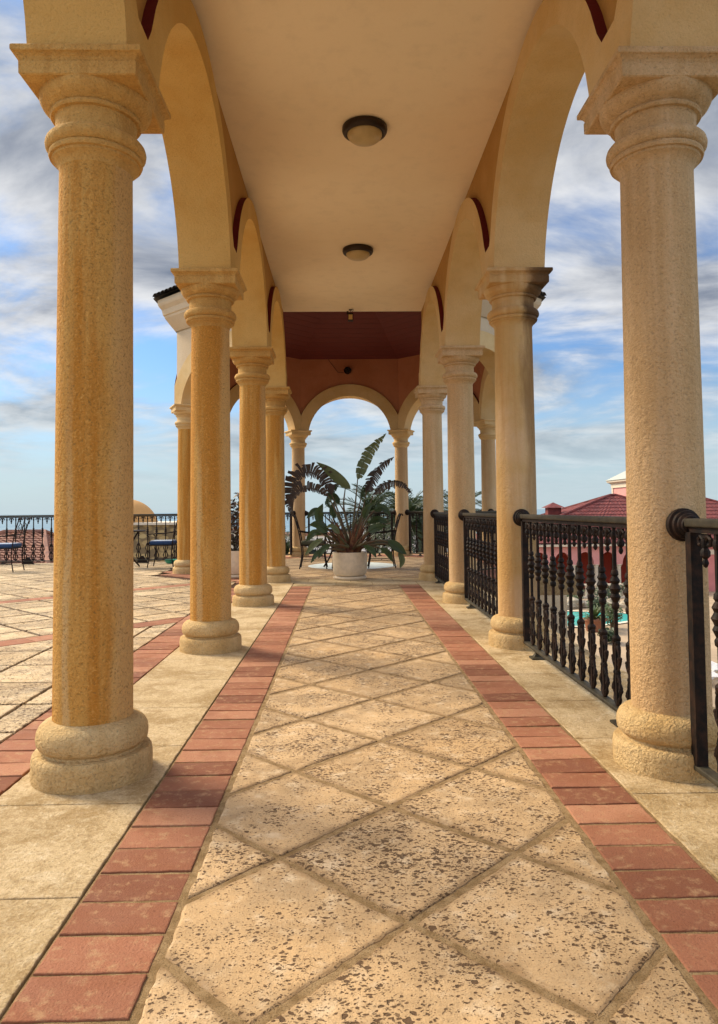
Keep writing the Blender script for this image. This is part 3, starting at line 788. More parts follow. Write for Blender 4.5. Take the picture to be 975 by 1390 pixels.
def strelitzia():
    o=tag(empty('bird_of_paradise_plant',(PX,PYY,.40)),'tall bird of paradise plant with torn arching leaves in the white pot','plant')
    S_=1/86.0
    def q(x,y,dy=0.):   # outline points measured on the plant, metres from its foot
        return Vector(((x-475.5)*S_,dy,(751-y)*S_+.02))
    m=MB()
    rr=random.Random(3)
    # trunk of overlapping leaf sheaths
    for i in range(40):
        a=rr.uniform(-.95,.95); dy=rr.uniform(-.5,.5); L=rr.uniform(.25,.72)*(1-.35*abs(a)); x0=a*.10+rr.uniform(-.04,.04)
        d=Vector((math.sin(a*.75),dy*.5,math.cos(a*.75))).normalized(); p0=Vector((x0,dy*.2,-.05))
        m.tube(bez([p0,p0+d*L*.5+Vector((0,0,.02)),p0+d*L+Vector((a*.05,0,0))],4),[.040,.038,.035,.030,.026,.021,.016,.012,.007],6,flat=.6)
    for i in range(9):
        a=rr.uniform(-1.3,1.3); p0=Vector((a*.09,-.10,.0))
        m.tube(bez([p0,p0+Vector((a*.08,-.05,.12)),p0+Vector((a*.20,-.08,.07))],4),[.030,.03,.028,.026,.022,.018,.012,.008,.004],5,flat=.3)
    m.build('trunk',M['husk'],o)
    stalks=MB()
    def leaf(stalk,bl,width,mat,torn,fold=.3,droop=.2,up=Vector((0,-.6,1)),n=9,inner=1.):
        stalks.tube(bez(stalk,5),[.020-.012*i/(5*(len(stalk)-1)) for i in range(5*(len(stalk)-1)+1)],6)
        mb=MB(); c=blade(mb,bl,width,fold,torn,n,up,droop,rr=rr,inner=inner)
        mb.tube(c,[.010-.007*i/(len(c)-1) for i in range(len(c))],5)
        return mb.build('leaf',M[mat],o)
    F=Vector((0,-1,.25))
    leaf([q(474,735,.02),q(462,700,.02),q(452,672)],[q(452,672),q(438,650,.03),q(420,641,.04),q(404,649,.02),q(398,670,-.02),q(399,692,-.04)],.25,'leaf_brown',.5,.15,.05,F,n=8,inner=.3)
    leaf([q(473,735,-.05),q(458,696,-.06),q(447,674,-.08)],[q(447,674,-.08),q(428,664,-.1),q(408,666,-.12),q(398,682,-.14),q(401,700,-.16)],.17,'leaf_brown',.5,.2,.1,F,inner=.3)
    leaf([q(477,730,.05),q(468,690,.05),q(470,664,.03),],[q(477,664,.03),q(462,652,.04),q(446,638,.06),q(431,627,.08)],.10,'leaf_pale',0,.5,.1,Vector((.3,-1,.3)))
    leaf([q(478,735,0),q(483,690,0),q(487,652,0)],[q(487,652,0),q(496,628,.02),q(508,608,.04),q(527,588,.06)],.11,'leaf_pale',.3,.35,0,Vector((0,-1,.1)),6)
    leaf([q(480,735,.08),q(492,700,.09),q(499,668,.1)],[q(499,668,.1),q(510,645,.1),q(522,630,.12),q(538,620,.14)],.11,'leaf_brown',.5,.3,.3,F)
    leaf([q(482,735,-.02),q(498,700,-.06),q(508,672,-.1)],[q(508,672,-.1),q(524,658,-.12),q(544,656,-.14),q(560,672,-.16)],.085,'leaf_brown',.5,.3,.4,F)
    leaf([q(479,735,.1),q(486,700,.14),q(492,676,.16)],[q(492,676,.16),q(500,660,.2),q(512,648,.24)],.07,'leaf',.4,.3,.2,F)
    leaf([q(470,738,.1),q(455,708,.14),q(449,690,.16)],[q(449,690,.16),q(446,680,.18),q(456,660,.2),q(470,650,.2)],.06,'leaf',.3,.3,.2,F)
    # low young leaves
    low=[((470,740,.0),(450,722,-.1),(437,704,-.15),[(437,712,-.15),(434,698,-.17),(440,684,-.17)],.075,'leaf'),
         ((468,742,-.1),(448,730,-.2),(436,722,-.25),[(446,722,-.25),(434,712,-.28),(422,712,-.3)],.085,'leaf'),
         ((468,744,-.1),(440,738,-.22),(428,734,-.28),[(440,730,-.28),(428,738,-.3),(416,752,-.3)],.05,'leaf_pale'),
         ((470,740,.1),(456,716,.1),(450,704,.1),[(456,704,.1),(452,692,.12),(455,680,.14)],.05,'leaf'),
         ((482,740,-.1),(500,722,-.2),(510,716,-.22),[(500,722,-.22),(512,716,-.24),(524,714,-.26)],.075,'leaf'),
         ((484,742,-.1),(512,734,-.24),(528,736,-.3),[(526,734,-.3),(538,742,-.33),(550,752,-.34)],.075,'leaf'),
         ((484,744,-.1),(520,738,-.26),(540,748,-.32),[(540,748,-.32),(544,760,-.33),(541,770,-.33)],.05,'leaf_pale'),
         ((468,746,-.15),(450,744,-.26),(440,744,-.3),[(446,742,-.3),(432,750,-.34),(424,762,-.35)],.045,'leaf'),
         ((480,744,-.15),(492,738,-.26),(498,734,-.3),[(494,740,-.3),(504,746,-.33),(510,756,-.34)],.055,'leaf'),
         ((474,742,-.15),(462,728,-.22),(458,718,-.24),[(462,724,-.24),(452,714,-.27),(444,716,-.3)],.05,'leaf_pale')]
    low+=[((472,740,.12),(452,712,.20),(440,700,.24),[(440,700,.24),(428,694,.27),(416,704,.29)],.07,'leaf'),
         ((478,740,.15),(470,700,.22),(462,684,.25),[(462,684,.25),(452,672,.27),(440,672,.3)],.065,'leaf'),
         ((482,740,.12),(500,706,.2),(510,694,.24),[(510,694,.24),(522,690,.28),(534,702,.3)],.07,'leaf'),
         ((480,742,.2),(494,722,.3),(504,712,.34),[(504,712,.34),(516,706,.36),(530,712,.38)],.065,'leaf'),
         ((470,744,.15),(448,730,.25),(438,726,.3),[(438,726,.3),(426,724,.33),(414,736,.35)],.06,'leaf'),
         ((480,740,-.05),(490,712,-.12),(494,700,-.15),[(494,704,-.15),(500,690,-.17),(510,682,-.18)],.055,'leaf'),
         ((474,742,-.2),(458,738,-.3),(448,740,-.34),[(450,738,-.34),(440,744,-.36),(434,756,-.37)],.05,'leaf'),
         ((486,744,-.1),(508,742,-.2),(520,746,-.24),[(516,744,-.24),(526,750,-.27),(532,762,-.28)],.05,'leaf')]
    for a,b_,c,bl,w,mt in low:
        leaf([q(*a),q(*b_),q(*c)],[q(*p) for p in bl],w,mt,0,.2,.1,Vector((rr.uniform(-.4,.4),-.9,.5)),7)
    for i in range(16):
        a=rr.uniform(0,2*PI); t=rr.uniform(.25,.5); h=rr.uniform(.12,.45)
        stalks.tube([(0,0,0),(math.cos(a)*t*.5,math.sin(a)*t*.5-.05,h*.6),(math.cos(a)*t,math.sin(a)*t*.7-.08,h)],[.014,.010,.005],5)
    stalks.build('stalk',M['stalk'],o)
strelitzia()

def leaf_cloud(mb,c,r,n,size,rr,squash=1.):
    for _ in range(n):
        while True:
            d=Vector((rr.uniform(-1,1),rr.uniform(-1,1),rr.uniform(-1,1)))
            if .25<d.length<1: break
        p=Vector(c)+Vector((d.x*r[0],d.y*r[1],d.z*r[2]))
        a=Vector((rr.gauss(0,1),rr.gauss(0,1),rr.gauss(0,.7))).normalized(); b_=a.orthogonal().normalized()
        s=size*rr.uniform(.6,1.3)
        mb.add([p-a*s,p+b_*s*.42,p+a*s,p-b_*s*.42],[(0,1,2,3)])
pot(-1.79,11.95,.30,.44,'white planter half hidden between the second and third left columns')
sh=tag(empty('shrub',(-1.79,11.95,.42)),'dark reddish shrub growing in the half-hidden white planter','shrub')
rr=random.Random(5); m=MB()
leaf_cloud(m,(0,0,.42),(.30,.30,.46),520,.05,rr); leaf_cloud(m,(.10,-.02,.85),(.16,.16,.18),70,.045,rr)
m.build('foliage',M['bush_red'],sh)
m=MB()
for i in range(7):
    a=rr.uniform(0,6.28); m.tube([(0,0,0),(math.cos(a)*.1,math.sin(a)*.1,.4),(math.cos(a)*.2,math.sin(a)*.2,.85)],[.012,.008,.004],5)
m.build('stem',M['stalk'],sh)

# ------------------------------------------------------------------ wrought iron furniture
def chair(name,loc,rz,label,cushion,top,group):
    """seat faces local -X; width along Y"""
    r=tag(empty(name,loc,rz),label,'chair',group)
    w,d,h=.44,.44,.44; t=.011
    m=MB(); 
    m.tube([(-d/2,-w/2,h),(d/2,-w/2,h),(d/2,w/2,h),(-d/2,w/2,h),(-d/2,-w/2,h)],t,6)
    for k in range(5): m.tube([(-d/2,-w/2+w*(k+.5)/5,h),(d/2,-w/2+w*(k+.5)/5,h)],.006,5)
    m.build('seat_frame',M['iron'],r)
    for sx in(-1,1):
        for sy in(-1,1):
            m=MB(); m.tube(bez([(sx*d/2,sy*w/2,h),(sx*(d/2-.012),sy*w/2,.26),(sx*(d/2+.03),sy*(w/2+.01),.012)],4),t,6); m.build('leg',M['iron'],r)
    m=MB()
    for sy in(-1,1): m.tube([(-d/2-.005,sy*w/2,.16),(d/2+.005,sy*w/2,.16)],.007,5)
    m.tube([(0,-w/2,.16),(0,w/2,.16)],.007,5)
    m.build('stretcher',M['iron'],r)
    m=MB()
    for sy in(-1,1):
        m.tube(bez([(d/2,sy*w/2,h),(d/2+.04,sy*w/2,.68),(d/2+.12,sy*w/2,.96),(d/2+.155,sy*w/2,1.0),(d/2+.17,sy*w/2,.965)],4),t,6)
    m.tube([(d/2+.125,-w/2,.965),(d/2+.135,0,.985),(d/2+.125,w/2,.965)],t,6)
    m.tube([(d/2+.035,-w/2,.63),(d/2+.035,w/2,.63)],.008,5)
    # scrolls in the back
    for sy in(-1,1):
        pts=[]
        for i in range(22):
            a=i/21*2.4*PI; rad_=.085*(1-i/26); pts.append((d/2+.08+ (.0),sy*.09+sy*rad_*math.cos(a),.80+rad_*math.sin(a)*1.25))
        pts=[(p[0]+(p[2]-.80)*.28,p[1],p[2]) for p in pts]
        m.tube(pts,.007,5)
    m.tube([(d/2+.035,0,.63),(d/2+.085,.0,.80),(d/2+.13,0,.98)],.007,5)
    m.build('backrest',M['iron'],r)
    for sy in(-1,1):
        m=MB(); m.tube(bez([(d/2+.05,sy*w/2,.70),(.05,sy*(w/2+.02),.665),(-d/2+.02,sy*(w/2+.02),.655),(-d/2-.03,sy*(w/2+.02),.625),(-d/2-.0,sy*(w/2+.01),.60),(-d/2,sy*w/2,h)],5),.010,6); m.build('arm',M['iron'],r)
    m=MB(); m.rbox((0,0,h+.045),(d+.01,w-.02,.075),.03); c=m.build('cushion',M[cushion],r)
    if top:
        m=MB(); m.rbox((0,0,h+.083),(d-.03,w-.06,.014),.006); m.build('cushion_top',M[top],c)  # thin paler blue layer over the cushion top
    return r
Zf=.012
chair('garden_chair',(-.56,13.42,Zf),PI,'iron chair with a grey-green seat at the left of the big potted plant','green_cushion',None,'wrought iron garden chairs')
chair('garden_chair',(.70,13.42,Zf),0,'iron chair with a grey-green seat at the right of the big potted plant','green_cushion',None,'wrought iron garden chairs')
chair('garden_chair',(-6.27,13.5,Zf),0,'iron chair with a blue cushion at the left edge, before the terrace railing','blue','blue_top','wrought iron garden chairs')
chair('garden_chair',(-3.52,14.15,Zf),0,'iron chair with a blue cushion beside the pavilion column on the left','blue','blue_top','wrought iron garden chairs')
def table(x,y,label):
    r=tag(empty('garden_table',(x,y,Zf)),label,'table','small iron garden tables')
    m=MB(); m.lathe([(.34,.700),(.36,.706),(.36,.722),(.34,.728),(.01,.728)],36); m.build('tabletop',M['iron'],r)
    for k in range(3):
        a=2*PI*k/3+.4; ca,sa=math.cos(a),math.sin(a)
        m=MB(); m.tube(bez([(ca*.22,sa*.22,.70),(ca*.12,sa*.12,.52),(ca*.05,sa*.05,.36),(ca*.12,sa*.12,.18),(ca*.25,sa*.25,.015)],5),.016,6); m.build('leg',M['iron'],r)
    m=MB(); m.lathe([(.05,.335),(.062,.345),(.062,.365),(.05,.375)],14); m.build('ring',M['iron'],r)
table(-.18,13.55,'small iron table with curved legs behind the big potted plant')
table(-4.25,14.2,'small dark iron table behind the nearest left column')
m=MB(); m.lathe([(.10,0),(.13,.03),(.15,.075),(.155,.08),(.14,.075),(.11,.02),(.01,.015)],20); tag(m.build('bowl',M['greenish'],loc=(-3.62,15.25,.012)),'small turquoise bowl on the floor under the terrace railing','bowl')
m=MB(); m.lathe([(DISC_R,.010),(DISC_R,.016),(DISC_R-.02,.018),(.01,.018)],48); tag(m.build('floor_skylight',M['glass'],loc=(CX,CY,0)),'pale round glass skylight set in the pavilion floor behind the pot','skylight')

# ------------------------------------------------------------------ the land around
def slopegrid(name,x0,x1,y0,y1,nx,ny,fz,mat):
    m=MB(); vs=[(x0+(x1-x0)*i/nx,y0+(y1-y0)*j/ny,0) for j in range(ny+1) for i in range(nx+1)]
    vs=[(x,y,fz(x,y)) for x,y,z in vs]
    fs=[(j*(nx+1)+i,j*(nx+1)+i+1,(j+1)*(nx+1)+i+1,(j+1)*(nx+1)+i) for j in range(ny) for i in range(nx)]
    m.add(vs,fs,0,True); return struct(m.build(name,mat))
def hill(x,y):
    d=max(0,y-70)+max(0,abs(x-10)-75)*.8
    left=max(0,min(1,(-x-4)/16))
    return -5.1-min(40,d*.20)-left*1.2+.25*math.sin(x*.21)*math.cos(y*.17)*min(1,d*.05)
t=NT('dry_scrub_ground'); c=t.mix(t.ramp(t.noise(.35,6,.65),.4,.62),(.20,.15,.085),(.065,.075,.03)); M['land']=t.fin(c,.95,t.bump(t.noise(2,5),.5,.2))
slopegrid('ground',-300,320,-40,420,60,60,hill,M['land'])
t=NT('sea_water'); c=t.mix(t.ramp(t.noise(.004,4),.4,.6),(.10,.19,.24),(.14,.23,.27)); M['sea']=t.fin(c,.28,t.bump(t.noise(.35,4),.25,.3))
m=MB(); m.add([(-16000,-3000,-44),(16000,-3000,-44),(16000,22000,-44),(-16000,22000,-44)],[(0,1,2,3)]); struct(m.build('sea',M['sea']))
# podium the terrace stands on
m=MB(); m.box((-4.0,7.2,-3.0),(11.6,24.8,5.4)); m.box((3.2,14.05,-3.0),(.7,5.2,5.4)); tag(m.build('retaining_wall',M['outer']),'tall pale wall carrying the terrace above the pool garden','wall')
# pool garden, right
GZ=-5.1
m=MB(); m.box((18,36,GZ+.10),(46,46,.30)); struct(m.build('pavement',M['paving']))
def blob(cx,cy,rx,ry,n=40,ph=0.):
    return [(cx+rx*math.cos(a)*(1+.13*math.sin(2*a+ph)+.07*math.sin(3*a+1)),cy+ry*math.sin(a)*(1+.1*math.cos(3*a+ph))) for a in [2*PI*i/n for i in range(n)]]
m=MB(); p=blob(12.2,38.6,3.4,2.6); m.add([(x,y,GZ+.268) for x,y in p],[tuple(range(len(p)))]); struct(m.build('water',M['water']))
rr=random.Random(9)
p=blob(12.2,38.6,3.8,2.95,22)
m=MB(); q=blob(12.2,38.6,3.42,2.62,22); n=22
vs=[(x,y,GZ+.30) for x,y in p]+[(x,y,GZ+.30) for x,y in q]; m.add(vs,[(i,(i+1)%n,n+(i+1)%n,n+i) for i in range(n)]); struct(m.build('kerb',M['creamtrim']))
def rock(x,y,s,label):
    m=MB(); N1,N2=7,9; vs=[];
    for j in range(N1+1):
        for i in range(N2):
            a=2*PI*i/N2; b_=PI*j/N1; k=s*(1+rr.uniform(-.18,.18)); vs.append((k*math.sin(b_)*math.cos(a)*1.25,k*math.sin(b_)*math.sin(a),k*.7*math.cos(b_)))
    m.add(vs,[(j*N2+i,j*N2+(i+1)%N2,(j+1)*N2+(i+1)%N2,(j+1)*N2+i) for j in range(N1) for i in range(N2)])
    tag(m.build('rock',M['rock'],loc=(x,y,GZ+.25+s*.35)),label,'rock','pale rocks behind the pool')
for i in range(12): rock(10.0+i*.72+rr.uniform(-.2,.2),42.6+rr.uniform(-.5,.6),rr.uniform(.35,.62),'pale rounded rock in the row behind the turquoise pool')
def bush(name,x,y,z,r,h,n,size,label,mat='bush',group=None,seed=1):
    rr=random.Random(seed); o=tag(empty(name,(x,y,z)),label,'bush',group)
    m=MB()
    for k in range(5):
        a=rr.uniform(0,6.28); leaf_cloud(m,(math.cos(a)*r*.45,math.sin(a)*r*.45,h*rr.uniform(.35,.7)),(r*.6,r*.6,h*.36),n//5,size,rr)
    m.build('foliage',M[mat],o)
    m=MB()
    for k in range(4):
        a=rr.uniform(0,6.28); m.tube([(0,0,-.1),(math.cos(a)*r*.3,math.sin(a)*r*.3,h*.6)],[.05*h,.02*h],5)
    m.build('stem',M['bark'],o)
# planted terracotta tub by the pool
tb=tag(empty('planter',(12.05,34.6,GZ+.25)),'large terracotta planter standing on the poolside paving','planter')
m=MB(); m.lathe([(.36,0),(.40,.03),(.52,.5),(.56,.52),(.56,.60),(.50,.60),(.48,.54),(.01,.53)],24); m.build('pot_body',M['terrapot'],tb)
ag=tag(empty('agave_plant',(12.05,34.6,GZ+.8)),'spiky pale green plant spreading out of the terracotta planter','plant')
m=MB()
for i in range(46):
    a=rr.uniform(0,6.28); e=rr.uniform(.2,1.3); l=rr.uniform(.8,1.25); d=Vector((math.cos(a)*math.cos(e),math.sin(a)*math.cos(e),math.sin(e)))
    blade(m,[Vector((0,0,0)),d*l*.55,d*l+Vector((0,0,-.25*l))],.06,.3,0,4,Vector((0,0,1)),rr=rr)
m.build('foliage',M['agave'],ag)
bush('bush',13.1,35.2,GZ+.25,.55,1.3,400,.10,'round green bush with pale flowers beside the terracotta planter','agave',seed=3)
bush('bush',9.6,43.6,GZ+.25,1.0,1.0,400,.13,'low olive green bush at the left end of the poolside rocks','agave','low bushes behind the rocks',4)
bush('bush',13.5,43.8,GZ+.25,1.2,1.1,400,.13,'low olive green bush behind the middle of the poolside rocks','agave','low bushes behind the rocks',5)
for j,(x,y,r_,h_,l) in enumerate(((8.2,37.5,.8,1.0,'low green bush at the near left rim of the pool'),(14.6,41.2,.7,.9,'small green bush at the back right rim of the pool'),(16.3,43.6,1.1,1.3,'rounded green bush at the right end of the poolside rocks'),(11.4,31.6,.6,.7,'small dark green bush on the paving nearer than the terracotta planter'))):
    bush('bush',x,y,GZ+.25,r_,h_,420,.11,l,'bush','bushes round the pool',40+j)
for x,y,l in((11.2,40.2,'thin white pole at the back edge of the pool'),(10.5,36.2,'thin white pole nearest on the pool edge')):
    m=MB(); m.tube([(0,0,0),(0,0,2.1)],.045,8); m.lathe([(.12,0),(.12,.03),(.05,.05)],12); tag(m.build('pole',M['white'],loc=(x,y,GZ+.25)),l,'pole')
def lounger(x,y,label):
    r=tag(empty('sun_lounger',(x,y,GZ+.25)),label,'sun lounger','white slatted sun loungers')
    m=MB()
    for k in range(12): m.box((0,-.95+k*.125,.34),(.62,.075,.03))
    m.box((-.31,-.26,.30),(.05,1.5,.06)); m.box((.31,-.26,.30),(.05,1.5,.06)); m.build('seat',M['white'],r)
    m=MB(); Mx=Matrix.Translation((0,.52,.34))@Matrix.Rotation(.75,4,'X')
    for k in range(6): m.box((0,.06+k*.12,0),(.62,.075,.03),M=Mx)
    for s in(-1,1): m.box((s*.31,.36,-.02),(.05,.74,.05),M=Mx)
    m.build('backrest',M['white'],r)
    for sx in(-1,1):
        for sy in(-.85,.45): m=MB(); m.box((sx*.30,sy,.15),(.05,.06,.30)); m.build('leg',M['white'],r)
for i,(x,y) in enumerate(((12.15,24.6),(12.95,25.6),(13.2,27.6))): lounger(x,y,('nearest white slatted sun lounger seen past the right column','middle white slatted sun lounger seen past the right column','farthest white slatted sun lounger seen past the right column')[i])

# balustrade before the pink arcade
bal=tag(empty('balustrade',(14.5,47.2,GZ+.25)),'low cream balustrade in front of the pink arcade','balustrade')
m=MB(); m.box((0,0,.86),(11,.26,.10)); m.build('top_rail',M['creamtrim'],bal); m=MB(); m.box((0,0,.06),(11,.26,.12)); m.build('bottom_rail',M['creamtrim'],bal)
bmb=MB(); bmb.lathe([(.07,.12),(.05,.18),(.09,.34),(.05,.6),(.08,.72),(.08,.81)],8); bme=mesh_of(bmb,'baluster',M['creamtrim'])
for i in range(34): inst('baluster',bme,bal,(-5.3+i*.32,0,0))

# pink building with red roofs
pb=tag(empty('pink_villa',(18,50,GZ)),'pink arcaded villa with hipped red tile roofs and a square tower','villa')
FY=50.; EZ=-1.42; n_b=7; bw=1.60; X0=11.2
def ptf(yc): return lambda u,d,z:(u,yc+d,z)
m=MB(); dark=MB(); 
for i in range(n_b):
    uc=X0+bw*(i+.5); half=bw/2
    pts=arch_pts(.60,-2.88,.88,-2.88,14); 
    us=sorted(set([-half]+[p[0] for p in pts]+[half]))
    cols=[]
    for u in us:
        z=-2.88 if abs(u)>=.60 else -2.88+.88*math.sqrt(1-(u/.6)**2)
        cols.append((uc+u,z,EZ))
    strip_solid(m,cols,ptf(FY),.35)
m.build('arched_wall',M['pink'],pb,(-18,-50,-GZ))
cm=MB(); cm.lathe([(.19,0),(.19,.12),(.135,.17),(.125,1.77),(.15,1.81),(.14,1.85),(.19,1.91),(.21,1.92),(.21,1.966)],14); cme=mesh_of(cm,'column',M['creamtrim'])
for i in range(n_b+1): inst('column',cme,pb,(X0+bw*i-18,0,.252))
m=MB(); m.box((X0+bw*n_b/2-18,3.2,1.9),(bw*n_b+.5,.3,3.6)); m.build('inner_wall',M['redarch'],pb)
for i in range(n_b):
    m=MB(); m.box((X0+bw*(i+.5)-18+.15,3.02,1.35),(.62,.06,2.2)); w=m.build('window',M['darkglass'],pb)
for xe in(X0-.15-18,X0+bw*n_b+.15-18):
    m=MB(); m.box((xe,2.0,1.95),(.3,3.65,3.4)); m.build('end_wall',M['pink2'],pb)
def hip_roof(name,x0,x1,y0,y1,ze,zr,rx0,rx1,mat,parent):
    """hip roof with rolled tile courses; ridge from rx0 to rx1 at mid depth"""
    ym=(y0+y1)/2; m=MB()
    E=[(x0,y0),(x1,y0),(x1,y1),(x0,y1)]; 
    faces=[((x0,y0),(x1,y0),(rx1,ym),(rx0,ym)),((x1,y0),(x1,y1),(rx1,ym),(rx1,ym)),((x1,y1),(x0,y1),(rx0,ym),(rx1,ym)),((x0,y1),(x0,y0),(rx0,ym),(rx0,ym))]
    for a,b_,c,d in faces:
        L=math.hypot(b_[0]-a[0],b_[1]-a[1]); nu=max(8,int(L/.26)*4); nv=14
        vs=[]
        for j in range(nv+1):
            for s in((0,1) if 0<j<nv else (0,)):
                pass
        rows=[]
        for j in range(nv):
            for s in(0,1):
                t=(j+s)/nv; row=[]
                for i in range(nu+1):
                    u=i/nu
                    # keep rolls straight down the slope: param along eave, clipped by hips
                    lo=(a[0]+(d[0]-a[0])*t,a[1]+(d[1]-a[1])*t); hi=(b_[0]+(c[0]-b_[0])*t,b_[1]+(c[1]-b_[1])*t)
                    x=lo[0]+(hi[0]-lo[0])*u; y=lo[1]+(hi[1]-lo[1])*u
                    along=(x*(b_[0]-a[0])+y*(b_[1]-a[1]))/L
                    z=ze+(zr-ze)*t+.045*abs(math.sin(along*PI/.26))+(.05 if s==0 else 0.)
                    row.append((x,y,z))
                rows.append(row)
        k=nu+1
        for row in rows: vs+=row
        fs=[(r_*k+i,r_*k+i+1,(r_+1)*k+i+1,(r_+1)*k+i) for r_ in range(len(rows)-1) for i in range(nu)]
        m.add(vs,fs,0,True)
    m.add([(x0,y0,ze-.02),(x1,y0,ze-.02),(x1,y1,ze-.02),(x0,y1,ze-.02)],[(3,2,1,0)])
    for p,q in(((x0,y0,ze),(rx0,ym,zr)),((x0,y1,ze),(rx0,ym,zr)),((x1,y0,ze),(rx1,ym,zr)),((x1,y1,ze),(rx1,ym,zr))):
        m.tube([(p[0],p[1],p[2]+.06),(q[0],q[1],q[2]+.06)],.11,6)
    if abs(rx1-rx0)>.1: m.tube([(rx0,ym,zr+.06),(rx1,ym,zr+.06)],.11,6)
    o=m.build(name,mat,parent); 
    if parent: o.location=Vector((0,0,0))-parent.location
    return o
r=hip_roof('roof',10.3,31.2,49.3,60.7,EZ,1.98,20.6,21.0,M['roof_red'],pb)
m=MB(); m.box((15.9,54.2,.75),(1.0,.8,.7)); m.sqloft([(.72,1.10),(.02,1.5)],(15.9,54.2)); m.build('chimney',M['roof_red'],r)
m=MB(); m.box((20.8,49.42,EZ-.09),(20.6,.18,.16)); m.build('eave_trim',M['creamtrim'],pb,(-18,-50,-GZ))
r2=hip_roof('roof',23.0,37.0,52.5,66.,EZ+.2,2.6,26.0,26.8,M['roof_red'],pb)
m=MB(); m.box((30.0,59.3,-3.1),(13.,12.4,3.7)); m.build('side_wall',M['pink2'],pb,(-18,-50,-GZ))
m=MB(); m.box((28.0,51.0,-3.2),(10.6,2.2,3.6)); m.build('front_wall',M['pink2'],pb,(-18,-50,-GZ))
m=MB(); m.box((28.0,49.86,-2.1),(10.8,.10,.35)); m.build('band_trim',M['creamtrim'],pb,(-18,-50,-GZ))
TX,TY=26.9,62.3
m=MB(); m.box((TX,TY,-.6),(4.9,4.9,8.0)); tw=m.build('tower',M['pink'],pb,(-18,-50,-GZ))
m=MB()
for s in(-1,1):
    m.box((TX+s*2.33,TY-2.48,-.6),(.30,.08,8.0)); m.box((TX-2.48,TY+s*2.33,-.6),(.08,.30,8.0)); 
m.box((TX,TY-2.5,3.0),(5.0,.10,.35)); m.box((TX-2.5,TY,3.0),(.10,5.0,.35)); m.build('corner_trim',M['creamtrim'],tw)
m=MB(); m.sqloft([(2.5,3.07),(2.6,3.20),(2.82,3.33),(2.85,3.47),(2.8,3.49)],(TX,TY)); m.build('cornice',M['creamtrim'],tw)
t=NT('pale_tower_roof'); M['roof_pale']=t.fin(t.mix(t.noise(3,4),(.42,.44,.38),(.34,.36,.32)),.7)
m=MB(); m.sqloft([(2.9,3.49),(2.9,3.53),(.05,5.25)],(TX,TY)); m.build('roof',M['roof_pale'],tw)

# left: golden stone building with a dome, brown roofs
sb=tag(empty('stone_building',(-9.0,30,-5)),'golden rubble stone building with an ochre dome behind the terrace railing','stone building')
m=MB(); m.box((.6,2.0,2.62),(5.6,4.0,5.9)); m.build('wall',M['stone'],sb)
m=MB(); m.box((.6,2.0,5.60),(5.8,4.2,.10)); m.build('coping',M['creamtrim'],sb)
m=MB(); m.lathe([(1.36*math.cos(t*PI/2/12),5.6+1.36*math.sin(t*PI/2/12)) for t in range(13)],40,(-.42,1.5,-.30)); m.build('dome',M['dome'],sb)
hs=tag(empty('tiled_house',(-14.5,30,-5)),'low house with a brown barrel-tile roof left of the stone building','house')
m=MB(); m.box((-.5,1.8,1.7),(6.0,5.2,4.6)); m.build('wall',M['outer'],hs)
hip_roof('roof',-18.4,-11.6,28.6,35.,-1.0,.22,-14.8,-13.1,M['roof_terra'],hs)
h2=tag(empty('tiled_house',(-14.5,22,-5.2)),'lower brown-tiled house just beyond the terrace railing at the left edge','house')
m=MB(); m.box((0,2.9,1.3),(7,4.2,4.2)); m.build('wall',M['outer'],h2)
hip_roof('roof',-18.5,-10.6,22.4,27.4,-1.75,-.75,-15.5,-12.6,M['roof_terra'],h2)

# palms
def palm(x,y,z,h,fl,n,label,seed,lean=0.):
    rr=random.Random(seed); o=tag(empty('palm_tree',(x,y,z)),label,'palm tree','palm trees beyond the pavilion')
    m=MB(); K=12; pts=[];rad_=[]
    for i in range(K+1):
        t=i/K; pts.append((lean*t*t,0,h*t)); rad_.append(.26-.09*t+(.03 if i%2 else 0)+(.10 if t>.93 else 0))
    m.tube(pts,rad_,10); m.build('trunk',M['bark'],o)
    m=MB()
    for k in range(n):
        a=2*PI*k*.618+rr.uniform(-.2,.2); e=1.35-1.9*(k/n)+rr.uniform(-.12,.12); L=fl*rr.uniform(.85,1.1)
        d=Vector((math.cos(a),math.sin(a),0)); p=Vector((lean,0,h)); c=[p.copy()]; ang=e
        for i in range(10):
            p=p+(d*math.cos(ang)+Vector((0,0,math.sin(ang))))*L/10; c.append(p.copy()); ang-=.11+.05*i/10
        m.tube(c,[.028*(1-i/12) for i in range(11)],4)
        for i in range(1,11):
            for sub in(0,.33,.66):
                if i==10 and sub>0: break
                b_=c[i].lerp(c[min(10,i+1)],sub); tg=(c[min(10,i+1)]-c[i-1]).normalized(); sd=tg.cross(Vector((0,0,1))).normalized()
                ll=L*.24*math.sin(PI*min(1,(i+sub)/11+.12))**.6
                for s in(-1,1):
                    t_=(sd*s*.75+tg*.75+Vector((0,0,rr.uniform(-.05,.35)))).normalized(); w=tg.cross(t_).cross(t_).normalized()*.022*fl/2
                    e_=b_+t_*ll+Vector((0,0,-.12*ll)); mid=b_+t_*ll*.5
                    m.add([b_,mid+w,e_,mid-w],[(0,1,2,3)])
    m.build('crown',M['palm'],o)
palm(1.05,27,-5.2,6.0,1.9,46,'bushy palm showing behind the right side of the big potted plant',2)
palm(2.72,25,-5.2,5.7,1.7,40,'palm whose trunk and upright crown show between the last two right columns',3)
palm(2.05,23.5,-5.2,5.9,1.7,44,'dense palm standing right behind the far railing near the right chair',12)
palm(4.45,27.5,-5.2,5.9,1.8,36,'palm seen as a sliver between the third and fourth right columns',4)
palm(6.4,30.,-5.2,5.7,1.7,34,'palm seen as a sliver left of the pavilion right column',8)
